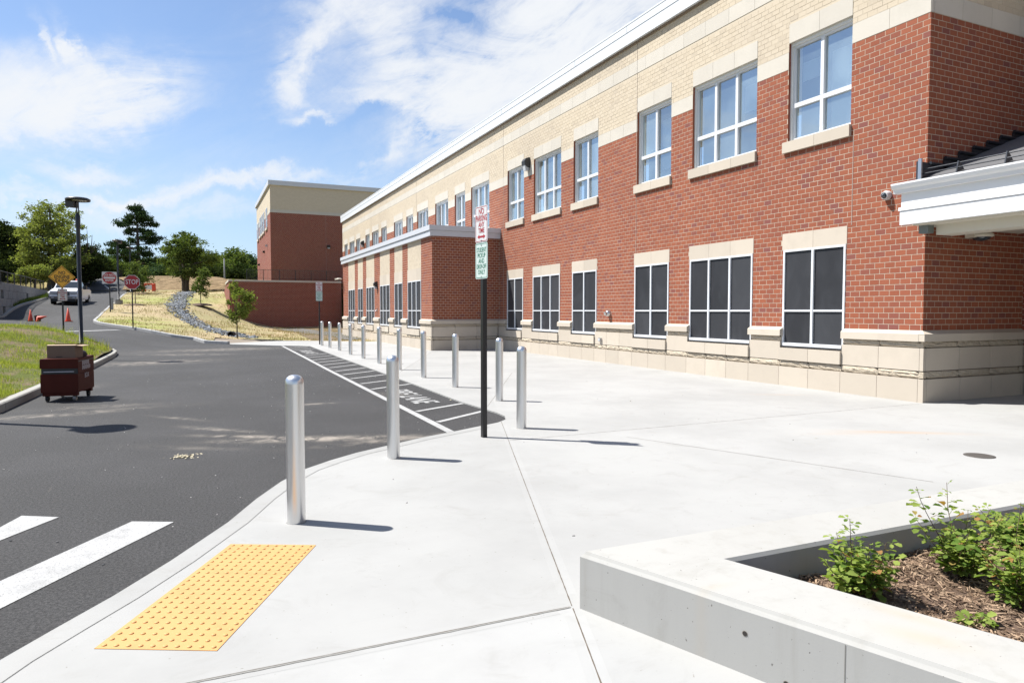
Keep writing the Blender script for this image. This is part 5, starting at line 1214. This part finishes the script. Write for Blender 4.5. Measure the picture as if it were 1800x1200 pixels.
for (tt, z) in ((.955, .205), (1.145, .05), (1.75, .16)):       # pour holes
    c = A0+du*tt; q = MB(); d3 = Vector((N1.x, N1.y, 0))
    p0 = Vector((c.x, c.y, z))-d3*.0012; q.tube([p0-d3*.0006, p0+d3*.0025], .011, 16); put('pour_hole', q, simple('hole_dark', (.035, .03, .026), .9), PL, True)
    q = MB(); q.tube([p0, p0+d3*.001], .0135, 16); put('hole_rim', q, simple('hole_rim', (.30, .27, .23), .9), PL, True)
c = A0+du*1.38; put('form_seam', MB().add([(c.x-N1.x*.0012, c.y-N1.y*.0012, 0), (c.x+du.x*.004-N1.x*.0012, c.y+du.y*.004-N1.y*.0012, 0), (c.x+du.x*.004-N1.x*.0012, c.y+du.y*.004-N1.y*.0012, zt-.035), (c.x-N1.x*.0012, c.y-N1.y*.0012, zt-.035)], [(0, 1, 2, 3)]), simple('seam_dark', (.22, .21, .19), .9), PL, True)
BED = [(I0.x-.02, I0.y+.02), (I1.x, I1.y), (9.3, I1.y), (9.3, 2.7)]
def HB(X, Y): X = np.atleast_1d(X); Y = np.atleast_1d(Y); return .16+.022*np.sin(X*5+1)*np.cos(Y*4.3)+.012*np.sin(X*13+Y*9)
sheet('mulch_ground', BED, 0, MULCHBED, .12, hf=HB) if False else sheet('mulch_ground', [(I0.x-.02, I0.y+.02), (4.22, -1.9), (8.9, -1.9), (8.9, 2.68)], 0, MULCHBED, .2, hf=HB)
pts = scatter([(I0.x, I0.y), (3.75, -.6), (5.2, -.6), (5.2, 2.68)], 26000, HB)
n = len(pts); l = RNG.uniform(.008, .030, n); w = RNG.uniform(.0015, .005, n); a = RNG.uniform(0, 2*np.pi, n); tl = RNG.uniform(-.5, .5, n)
d1 = np.stack([np.cos(a)*l, np.sin(a)*l, tl*l], 1); d2 = np.stack([-np.sin(a)*w, np.cos(a)*w, RNG.uniform(-.6, .6, n)*w], 1); cc = pts+np.stack([np.zeros(n), np.zeros(n), RNG.uniform(.0, .014, n)], 1)
up3 = np.stack([np.zeros(n), np.zeros(n), w*.7], 1)
V = np.stack([cc-d1-d2, cc+d1-d2*.4, cc+d1+d2*.4+up3, cc-d1+d2+up3], 1).reshape(-1, 3); tag(link('mulch_chips', np_mesh('mulch_chips', V, np.arange(4*n).reshape(-1, 4)), MULCH, kind='stuff'), 'shredded brown bark mulch covering the planter bed', 'mulch')

def leaflet():
    """ one three-part sumac leaf, folded and toothed, stalk at the origin """
    mb = MB()
    for ang_, L_, W_ in ((0, .030, .019), (62, .022, .0145), (-62, .022, .0145)):
        ca, sa = math.cos(math.radians(ang_)), math.sin(math.radians(ang_)); o = (.010 if ang_ == 0 else .006)
        prof = [(0, 0), (.22, .35), (.45, .85), (.62, .75), (.78, .95), (.92, .45), (1.0, 0)]
        vs = []; n_ = len(prof)
        for u, v in prof: vs.append((u*L_, 0, -.15*u*u*L_))
        for s_ in (1, -1):
            for u, v in prof[1:-1]: vs.append((u*L_, s_*v*W_/2*1.15, .22*v*W_-.15*u*u*L_))
        fs = []
        k = n_-2
        for s_i, s_ in ((0, 1), (1, -1)):
            bse = n_+s_i*k; ring = [0]+[bse+q_ for q_ in range(k)]+[n_-1]
            for q_ in range(n_-1):
                f = [q_, q_+1, ring[q_+1], ring[q_]]; f2 = []
                for v in f:
                    if v not in f2: f2.append(v)
                if len(f2) > 2: fs.append(tuple(f2) if s_ == 1 else tuple(f2[::-1]))
        vs = [(o*ca+x*ca-y*sa, o*sa+x*sa+y*ca, z) for x, y, z in vs]; mb.add(vs, fs, True)
    mb.tube([(-.012, 0, -.003), (.008, 0, 0)], .0008, 4, False); return mb.mesh('leaf')
LEAF = leaflet(); LEAF.materials.append(LF_SUM)
def shrub(label, base, stems, seed, scale=1.):
    rnd = random.Random(seed); t = thing('sumac_shrub', label, 'shrub', base, 0, 'young shrubs in the planter')
    nl = 0
    for az, ln, lean, cnt in stems:
        lean *= 1.3
        P0 = Vector((rnd.uniform(-.02, .02), rnd.uniform(-.02, .02), 0)); d = Vector((math.cos(az)*lean, math.sin(az)*lean, 1)).normalized()
        pts_ = [P0]; n_ = 7
        for k in range(n_):
            d = (d+Vector((rnd.uniform(-.15, .15), rnd.uniform(-.15, .15), .06))).normalized(); pts_.append(pts_[-1]+d*ln*1.2/n_)
        put('stem', MB().tube(pts_, [.0035*(1-.6*k/n_) for k in range(n_+1)], 5), STEMM, t)
        for k in range(cnt):
            u = (.12+.88*(k+.5)/cnt)*n_; i = min(n_-1, int(u)); c = pts_[i].lerp(pts_[i+1], u-i); th = k*2.4+rnd.uniform(-.5, .5)
            o = bpy.data.objects.new('leaf', LEAF); COL.objects.link(o); o.parent = t; r = rnd.uniform(.010, .045)*(1.2 if u < n_*.7 else .5)
            sc = rnd.uniform(1.3, 2.4)*scale*(1 if u < n_*.85 else .6)
            o.location = c+Vector((math.cos(th)*r, math.sin(th)*r, rnd.uniform(0, .015))); o.rotation_euler = (rnd.uniform(-.5, .5), rnd.uniform(-.75, .25), th); o.scale = (sc,)*3; nl += 1
    return t
def bed(px, py):
    d = vdir(px, py); t_ = (.17-EYE)/d[2]; q = np.array([0, 0, EYE])+d*t_; return (q[0], q[1], float(HB(q[0], q[1])[0]))
rr = random.Random(3)
def st(n_, lmin, lmax, lean, cnt): return [(rr.uniform(0, 6.28), rr.uniform(lmin, lmax), rr.uniform(.1, lean), int(cnt*rr.uniform(.8, 1.2))) for _ in range(n_)]
shrub('green shrub nearest the inner planter corner, one tall sprig on its left', bed(1515, 1045), st(11, .12, .32, .8, 14)+[(math.radians(175), .40, .45, 15), (math.radians(200), .30, 1.3, 9)], 1)
shrub('bushy green shrub in the middle by the back planter wall', bed(1690, 1008), st(12, .16, .36, .7, 15)+[(1.6, .44, .2, 14), (2.6, .46, .35, 16)], 2)
shrub('largest green shrub at the right edge of the planter', bed(1795, 1062), st(13, .16, .36, .75, 15)+[(1.2, .45, .3, 16)], 3)
shrub('shrub behind at the right frame edge against the back planter wall', bed(1800, 985), st(12, .16, .34, .8, 17), 4)
shrub('tiny seedling sprig alone in the brown mulch near the front wall', bed(1722, 1098), [(.4, .05, .6, 3), (2.4, .05, .7, 3), (4.4, .04, .8, 3)], 5, 1.1)

# ------------------------------------------------------------------ litter and pebbles
lt = []
def gpz(px, py, z=0.): d = vdir(px, py); return np.array([0, 0, EYE])+d*(z-EYE)/d[2]
c = gpz(323, 803)
pts = [c+np.array([random.gauss(0, .075), random.gauss(0, .05), random.uniform(.003, .018)]) for _ in range(110)]
def flakes(name, pts, s, mat):
    pts = np.array(pts); n = len(pts); a = RNG.uniform(0, 6.28, n); l = s*RNG.uniform(.5, 1.3, n); w = l*RNG.uniform(.3, .7, n); t_ = RNG.uniform(-.5, .5, n)
    d1 = np.stack([np.cos(a)*l, np.sin(a)*l, t_*l], 1); d2 = np.stack([-np.sin(a)*w, np.cos(a)*w, RNG.uniform(-.4, .4, n)*w], 1)
    return link(name, np_mesh(name, np.stack([pts-d1, pts+d2, pts+d1, pts-d2], 1).reshape(-1, 3), np.arange(4*n).reshape(-1, 4)), mat, kind='stuff')
tag(flakes('leaf_litter', pts, .020, LITTER), 'small pile of pale dry leaves lying on the asphalt', 'leaves')
for (px, py, lab) in ((1434, 770, 'single dry leaf lying on the bright plaza slab beyond the planter'), (792, 703, 'dry leaf on the fire lane bars'), (1108, 705, 'small leaf on the plaza in front of the building wall')):
    q = gpz(px, py, .02); tag(flakes('fallen_leaf', [q+np.array([0, 0, .006])], .035, LITTER), lab, 'leaf')
pb = []
for _ in range(420):
    x = random.uniform(-2.4, 4.1); y = random.uniform(4.5, 20); 
    if inside((x, y), ROAD) and (x > -2.7 or y < 12): pb.append((x, y, .002))
for _ in range(60):
    x = random.uniform(-.5, 9); y = random.uniform(3.3, 14)
    if inside((x, y), PLZ) and not (x > 1.8 and y < 3.3): pb.append((x, y, .020))
tag(rocks('pebbles', pb, .003, .010, PEBBLE), 'scattered loose pebbles on the asphalt and concrete', 'pebbles')

# ------------------------------------------------------------------ left retaining wall of concrete blocks, with its fence
WA = np.array([survey(-60, 480, 38)[0], survey(-60, 480, 38)[1]]); WBp = survey(0, 495, 46.); WCp = survey(45, 503, 54.); WDp = survey(84, 511, 64.)
LWT = thing('block_retaining_wall', 'grey precast concrete block retaining wall rising left of the driveway', 'wall', (WBp[0], WBp[1], 0))
line = [np.array([-12.2, 44, 3.6]), WBp, WCp, WDp]
def block_wall(line):
    for a, b in zip(line[:-1], line[1:]):
        L = np.linalg.norm((b-a)[:2]); k = max(1, round(L/1.6)); d = (b-a)/L
        nrm = np.array([d[1], -d[0]])
        for j in range(k):
            for r in range(5):
                p0 = a+(b-a)*((j+(.5 if r % 2 else 0))/k); p1 = a+(b-a)*((j+1+(.5 if r % 2 else 0))/k)
                if j == k-1 and r % 2: p1 = b
                z1 = p0[2]-r*.56; z0 = z1-.54
                gz = h1((p0[0]+p1[0])/2, (p0[1]+p1[1])/2)
                if z1 < gz-.5: continue
                o = .04*r; g_ = .02
                q = [p0[:2]+d[:2]*g_+nrm*o, p1[:2]-d[:2]*g_+nrm*o, p1[:2]-d[:2]*g_-nrm*.6, p0[:2]+d[:2]*g_-nrm*.6]
                mb = MB(); zz0 = max(z0, gz-.6) if z0 < gz-.6 else z0
                mb.add([(u[0], u[1], z) for z in (z0, z1) for u in q], [(0, 3, 2, 1), (4, 5, 6, 7), (0, 1, 5, 4), (1, 2, 6, 5), (2, 3, 7, 6), (3, 0, 4, 7)]); put('wall_block', mb, WALLC, LWT, True, fix=True)
block_wall(line)
sheet('upper_verge', [(-12.6, 36.), (-12.4, 43.8), tuple(WBp[:2]+np.array([-.2, 0])), tuple(WCp[:2]+np.array([-.2, 0])), tuple(WDp[:2]+np.array([-.2, 0])), (-14, 74), (-16, 82), (-46, 84), (-46, 36)], 0, TURF, 3., hf=lambda X, Y: H(X, Y)+(3.48-H(X, Y))*np.clip((np.atleast_1d(Y)-36)/7.5, 0, 1)*np.clip((np.atleast_1d(X)+46)/8, 0, 1))
FE = thing('black_mesh_fence', 'black chain link fence on top of the grey block retaining wall', 'fence', (WBp[0], WBp[1], 3.5))
s = Sh('mesh_wire'); s.t.nodes.remove(s.b); tr_ = s.n('ShaderNodeBsdfTransparent'); df_ = s.n('ShaderNodeBsdfDiffuse'); df_.inputs[0].default_value = (.03, .03, .03, 1); mxx = s.n('ShaderNodeMixShader'); mxx.inputs[0].default_value = .38; s.L(tr_.outputs[0], mxx.inputs[1]); s.L(df_.outputs[0], mxx.inputs[2]); s.L(mxx.outputs[0], s.out.inputs[0]); WIRE = s.m
fp = [(-25, 478, 41.5, .85)]+[(px, 0, D, .85) for px, D in ((1, 46.2), (13.3, 48.5), (25.3, 50.5), (36.3, 52.6), (45.6, 54.3), (54, 56.6), (62.7, 59), (70.7, 61.2), (76.3, 62.8))]
pp = []
for px, _, D, h_ in fp:
    q = survey(px, 500, D); pp.append(q); zb = 3.55+.0*D; 
    put('post', MB().box(q[0]-.035, q[0]+.035, q[1]-.035, q[1]+.035, 3.4, 4.42), BLACK, FE, True)
for a, b in zip(pp[:-1], pp[1:]):
    mb = MB(); mb.quad((a[0], a[1], 3.55), (b[0], b[1], 3.55), (b[0], b[1], 4.34), (a[0], a[1], 4.34)); put('mesh_panel', mb, WIRE, FE, True)
    put('top_rail', MB().tube([(a[0], a[1], 4.35), (b[0], b[1], 4.35)], .022, 6), BLACK, FE, True)

# far board fence, net posts
FF = thing('board_fence', 'low dark board fence far behind the parking bays under the trees', 'fence', S2(160, 485, 99)+(0,))
p0 = survey(120, 488, 98); p1 = survey(215, 488, 98)
for k in range(40):
    a = p0+(p1-p0)*k/40; b = p0+(p1-p0)*(k+.93)/40; z = h1(a[0], a[1]); mb = MB(); mb.add([(a[0], a[1], z), (b[0], b[1], z), (b[0], b[1], z+1.35), (a[0], a[1], z+1.35), (a[0]+.02, a[1]+.04, z), (b[0]+.02, b[1]+.04, z), (b[0]+.02, b[1]+.04, z+1.35), (a[0]+.02, a[1]+.04, z+1.35)], [(0, 1, 2, 3), (5, 4, 7, 6), (3, 2, 6, 7), (0, 3, 7, 4), (1, 5, 6, 2)]); put('board', mb, WOODD, FF, True)
for i, (px, D, lab) in enumerate([(395, 92, 'thin pale steel post between the trees and the retaining wall'), (339, 93, 'thin pale post just right of the forked tree trunk')]):
    q = survey(px, 500, D); z = h1(q[0], q[1]); t = thing('steel_post', lab, 'post', (q[0], q[1], z)); put('shaft', MB().lathe([(.09, 0), (.08, 2.0 if i else 2.6), (.0, 2.02 if i else 2.62)], 8), WOODP, t); put('foot', MB().box(-.15, .15, -.15, .15, 0, .06), WOODP, t)

# ------------------------------------------------------------------ trees
def crown(blobs_, n, leaf, clump=.22, cr=.5, flat=.7, seed=1):
    """ leaf quads gathered into clumps through the volume of several ellipsoids """
    g = np.random.default_rng(seed); tv = sum(b[3]*b[4]*b[5] for b in blobs_); C = []; 
    for b in blobs_:
        k = max(4, int(n/clump_per*b[3]*b[4]*b[5]/tv)) if False else max(6, int(n/120*b[3]*b[4]*b[5]/tv))
        d = g.normal(size=(k, 3)); d /= np.linalg.norm(d, axis=1)[:, None]; r = g.uniform(.25, 1.08, k)**.7
        r *= 1+.16*np.sin(d[:, 0]*5+b[0])*np.cos(d[:, 2]*4+b[2]); C.append(np.array(b[:3])+d*r[:, None]*np.array(b[3:6]))
    C = np.concatenate(C); per = max(8, n//len(C)); k = len(C)*per
    cc = np.repeat(C, per, 0); sc = np.repeat(g.uniform(.6, 1.3, len(C)), per)[:, None]
    p = cc+g.normal(size=(k, 3))*np.array([cr, cr, cr*flat])*sc
    q1 = g.normal(size=(k, 3)); q1[:, 2] *= .6; q1 /= np.linalg.norm(q1, axis=1)[:, None]; q2 = np.cross(q1, g.normal(size=(k, 3))); q2 /= np.linalg.norm(q2, axis=1)[:, None]+1e-9
    l = leaf*g.uniform(.6, 1.3, k)[:, None]; a = q1*l; b_ = q2*l*.55
    return np.stack([p-a, p+b_, p+a, p-b_], 1).reshape(-1, 3), C
def tree(name, label, base, trunk, blobs_, n, leaf, mat, cr=.5, seed=1, cat='tree', group=None, limbs=8, bare=0, flat=.7, fork=None):
    """ base in world, blobs in metres above/around the base, trunk = (radius, height to first limbs) """
    t = thing(name, label, cat, base, 0, group); V, C = crown(blobs_, n, leaf, cr=cr, seed=seed, flat=flat)
    link('crown', np_mesh('crown', V, np.arange(len(V)).reshape(-1, 4)), mat, t)
    r, h = trunk; rnd = random.Random(seed); mb = MB(); top = max(b[2]+b[5]*.6 for b in blobs_); 
    if fork: 
        for fx, fy in fork: mb.tube([(fx*.25, fy*.25, -.2), (fx*.35, fy*.35, h*.5), (fx, fy, h), (fx*1.9, fy*1.9, h+(top-h)*.5)], [r, r*.8, r*.62, r*.25], 8)
    else: mb.tube([(0, 0, -.3), (0, 0, h*.15), (.05*r, 0, h), (.4*r, .3*r, (h+top)/2), (0, .2*r, top)], [r*1.35, r, r*.75, r*.45, r*.1], 9)
    put('trunk', mb, BARK, t)
    for k in range(limbs):
        c = Vector(C[rnd.randrange(len(C))]); s0 = Vector((0, 0, h+(c.z-h)*.35*rnd.random())) if c.z > h else Vector((0, 0, h*.9)); m1 = s0.lerp(c, .5)+Vector((0, 0, .25)); put('limb', MB().tube([s0, m1, c], [r*.35, r*.2, r*.05], 6), BARK, t)
    return t
def gb(px, py, D, dz=0.): q = survey(px, py, D); return (q[0], q[1], h1(q[0], q[1])+dz)
U = lambda v: v
# big airy light-green tree left of the lamp
b0 = gb(90, 500, 80); k = 80/1200
def BL_(px, py, D, base, w, h, dep=None):
    q = survey(px, py, D)-np.array(base); return (q[0], q[1], q[2], w*D/1200, (dep or w)*D/1200, h*D/1200)
def mk(name, label, px, D, py_base, blobs_px, n, leaf, mat, trunk_px, cr, seed, **kw):
    b = gb(px, py_base, D); bl_ = []
    for i, (x, y, w, h) in enumerate(blobs_px): bl_.append(BL_(x, y, D+random.Random(seed*31+i).uniform(-1.5, 1.5), b, w, h))
    return tree(name, label, b, trunk_px, bl_, n, leaf, mat, cr, seed, **kw)
mk('broadleaf_tree', 'tall airy light green tree left of the nearest street lamp', 90, 80, 500, [(85, 385, 38, 30), (65, 410, 30, 26), (115, 405, 30, 32), (90, 430, 42, 28), (60, 455, 28, 22), (120, 450, 30, 26), (80, 470, 36, 18), (48, 448, 14, 10)], 21945, .136, LF_LITE, (.42, 4.2), .328, 2, limbs=16)
t = mk('dead_branch_tree', 'half bare dark tree with dead branches right of the street lamp', 148, 84, 500, [(150, 478, 22, 18), (165, 465, 16, 14), (142, 450, 14, 18)], 13300, .136, LF_DARK, (.3, 3), .312, 21, limbs=8)
mb = MB(); b0 = gb(148, 500, 84)
for (x0, y0), (x1, y1) in [((146, 470), (166, 424)), ((150, 465), (176, 440)), ((152, 470), (162, 413)), ((148, 460), (153, 405)), ((158, 447), (170, 430))]:
    a = survey(x0, y0, 84)-np.array(b0); b = survey(x1, y1, 84)-np.array(b0); m_ = (a+b)/2+np.array([.2, 0, .15]); mb.tube([a, m_, b], [.10, .06, .02], 6)
put('bare_branches', mb, BARK, t)
mk('dark_tree', 'huge dark broadleaf tree at the left edge above the fence', 15, 92, 498, [(10, 430, 42, 36), (35, 440, 26, 38), (-15, 440, 40, 42), (20, 470, 40, 26)], 49400, .177, LF_DARK, (.6, 4), .429, 3, limbs=6)
mk('dark_tree', 'dark conifer mass between the light green tree and the second lamp', 172, 96, 496, [(150, 468, 20, 24), (172, 474, 20, 20), (190, 482, 14, 12), (160, 450, 14, 14)], 22800, .163, LF_DARK, (.4, 3), .390, 4)
mk('understory_shrub', 'yellow green bushes behind the black fence at the left', 60, 74, 500, [(50, 484, 20, 12), (72, 480, 16, 13), (35, 490, 12, 8)], 9500, .109, LF_LITE, (.1, .6), .234, 5, cat='bush', limbs=3)
mk('understory_shrub', 'dark bushes behind the black fence under the big dark tree', 15, 78, 500, [(5, 478, 22, 16), (24, 484, 14, 12)], 9500, .122, LF_DARK, (.1, .6), .273, 6, cat='bush', limbs=3)
# pine
def pine(label, base, hgt, seed=5):
    rnd = random.Random(seed); g = np.random.default_rng(seed); t = thing('pine_tree', label, 'tree', base); put('trunk', MB().tube([(0, 0, -.3), (.1, 0, hgt*.5), (0, 0, hgt)], [.34, .22, .03], 8), BARK, t)
    P = []; br = MB(); z = hgt*.25
    while z < hgt*.99:
        u = (z/hgt-.25)/.75; R = (1-u)**.72*hgt*.39*rnd.uniform(.8, 1.12)+.4
        for k in range(rnd.randint(3, 5)):
            a = rnd.uniform(0, 6.28); L = R*rnd.uniform(.65, 1.08); e = Vector((math.cos(a)*L, math.sin(a)*L, z+L*rnd.uniform(.0, .28))); s0 = Vector((0, 0, z)); br.tube([s0, s0.lerp(e, .5)-Vector((0, 0, .15)), e], [.07, .045, .015], 5)
            for j in range(int(3+L*1.5)):
                f = rnd.uniform(.45, 1.03); c = s0.lerp(e, f); c += Vector((rnd.gauss(0, .32), rnd.gauss(0, .32), rnd.uniform(.0, .3))); P.append(c)
        z += rnd.uniform(.5, .85)
    put('branches', br, BARK, t)
    P = np.array(P); per = 34; p = np.repeat(P, per, 0)+g.normal(size=(len(P)*per, 3))*np.array([.26, .26, .17]); k = len(p); q1 = g.normal(size=(k, 3)); q1[:, 2] = np.abs(q1[:, 2])+.4; q1 /= np.linalg.norm(q1, axis=1)[:, None]; q2 = np.cross(q1, g.normal(size=(k, 3))); q2 /= np.linalg.norm(q2, axis=1)[:, None]
    l = .22*g.uniform(.6, 1.2, k)[:, None]; V = np.stack([p-q1*l-q2*.05, p-q1*l+q2*.05, p+q1*l+q2*.04, p+q1*l-q2*.04], 1).reshape(-1, 3); link('crown', np_mesh('crown', V, np.arange(len(V)).reshape(-1, 4)), LF_PINE, t); return t
b = gb(243, 500, 108); pine('tall dark pine tree with layered branches standing above the stop sign', b, 1.65+183/1200*108-b[2])
mk('broadleaf_tree', 'rounded green tree with a forked dark trunk at the top of the rock channel', 326, 76, 511, [(335, 420, 26, 18), (315, 440, 26, 20), (355, 440, 26, 18), (335, 450, 44, 20), (370, 455, 14, 12), (297, 455, 14, 14), (330, 475, 34, 12)], 15675, .116, LF_MID, (.30, 2.2), .281, 7, limbs=10, fork=[(-.35, .1), (.4, -.1), (.05, .3)])
mk('broadleaf_tree', 'dark green domed tree behind the retaining wall railing', 405, 120, 492, [(405, 465, 26, 24), (420, 470, 26, 22), (392, 475, 18, 16)], 12540, .204, LF_MID, (.5, 4), .546, 8)
mk('broadleaf_tree', 'far blue green tree just left of the rear wing', 437, 140, 492, [(438, 472, 20, 24), (446, 480, 18, 18)], 9405, .231, LF_BLU, (.5, 4), .624, 9)
for i, (x, y, w, h, D, m_, lab) in enumerate([(205, 478, 26, 18, 118, LF_MID, 'green bushy tree right behind the do not enter sign'), (180, 470, 22, 18, 122, LF_BLU, 'bluish tree mass behind the second street lamp'), (235, 482, 24, 14, 116, LF_DARK, 'dark low trees under the tall pine'), (270, 476, 24, 18, 117, LF_DARK, 'dark hedge trees right of the pine'),
                                                 (285, 484, 24, 12, 100, LF_BLU, 'bluish bushes left of the forked tree'), (312, 486, 22, 10, 98, LF_DARK, 'dark bushes behind the forked trunk'), (360, 482, 24, 14, 104, LF_DARK, 'dark bushes right of the forked trunk'), (380, 478, 20, 16, 112, LF_MID, 'green bush left of the domed tree'), (255, 466, 30, 12, 150, LF_BLU, 'distant tree line behind the pine'), (130, 474, 22, 20, 108, LF_DARK, 'dark trees behind the parked truck'), (105, 480, 22, 16, 104, LF_MID, 'green bushes behind the truck roof'), (425, 487, 22, 10, 112, LF_DARK, 'dark undergrowth behind the black railing'), (340, 462, 40, 10, 160, LF_BLU, 'distant tree line beyond the forked tree'), (-30, 470, 60, 40, 100, LF_DARK, 'dark woodland edge beyond the left frame edge')]):
    mk('hedge_tree', lab, x, D, 498, [(x, y, w, h), (x-w*.5, y+4, w*.7, h*.8), (x+w*.5, y+3, w*.7, h*.8)], 13000, .21 if D > 105 else .16, m_, (.25, 1.5), .6, 30+i, limbs=3)
woods = []
g = np.random.default_rng(77)
# far woodland ring that closes the horizon all round
n = 2400; az = g.uniform(-2.6, 2.2, n); Dd = g.uniform(190, 260, n); cx = np.sin(az+YAW)*Dd; cy = np.cos(az+YAW)*Dd; hh2 = g.uniform(4, 11, n)
cc = np.repeat(np.stack([cx, cy, 5.2+hh2*.36], 1), 75, 0); kk = len(cc); p = cc+g.normal(size=(kk, 3))*np.array([4.5, 4.5, 3.0]); p[:, 2] = np.maximum(p[:, 2], 3); q1 = g.normal(size=(kk, 3)); q1 /= np.linalg.norm(q1, axis=1)[:, None]; q2 = np.cross(q1, g.normal(size=(kk, 3))); q2 /= np.linalg.norm(q2, axis=1)[:, None]
l = .55*g.uniform(.6, 1.3, kk)[:, None]; V = np.stack([p-q1*l, p+q2*l*.7, p+q1*l, p-q2*l*.7], 1).reshape(-1, 3)
tag(link('far_woodland', np_mesh('far_woodland', V, np.arange(4*kk).reshape(-1, 4)), LF_BLU, kind='stuff'), 'far band of woodland closing the horizon behind the school', 'woodland')
# young planted trees with mulch rings
def sapling(label, px, D, pyb, blobs_px, n, leaf, mat, seed, r=.035, mound=True):
    b = gb(px, pyb, D, .11); bl_ = [BL_(x, y, D, b, w, h) for x, y, w, h in blobs_px]; g_ = tree('young_tree', label, b, (r, bl_[0][2]*.5), bl_, n, leaf, mat, .11*D/40, seed, limbs=14, flat=1.0)
    if mound:
        mm = MB().lathe([(.95, -.05), (.8, .05), (.4, .13), (.0, .16)], 18); V_ = put('mulch_mound', mm, simple('mound_brown', (.10, .06, .04), .95, var=.3, bump=1, bscale=20)); V_.location = b; V_.location[2] -= .02; tag(V_, 'low brown mulch mound around the foot of the '+' '.join(label.split(' in ')[0].split(' with ')[0].split()[-6:]), 'mulch')
sapling('young light green tree left of the brick retaining wall', 417, 37.5, 597, [(420, 532, 20, 30), (414, 505, 10, 14), (428, 545, 18, 18), (412, 548, 14, 16), (438, 528, 9, 14)], 2840, .065, LF_YNG, 41, .035, False)
sapling('thin young tree with a mulch ring in the dry grass beyond the rocks', 353, 56, 538, [(353, 495, 14, 18), (350, 512, 14, 10), (358, 480, 9, 10)], 1835, .084, LF_MID, 42)
sapling('young reddish green tree behind the stop sign', 238, 55, 535, [(236, 485, 15, 26), (228, 470, 12, 14), (240, 505, 14, 12)], 1966, .084, LF_MID, 43)
sapling('small sapling right of the stop sign near the far bank', 252, 70, 519, [(252, 494, 12, 14), (248, 480, 10, 10)], 1311, .095, LF_MID, 44)
for px, py, D, lab in ((220, 552, 46, 'low dark soil mound behind the stop sign post'),):
    pass
print('objects', len(bpy.data.objects))
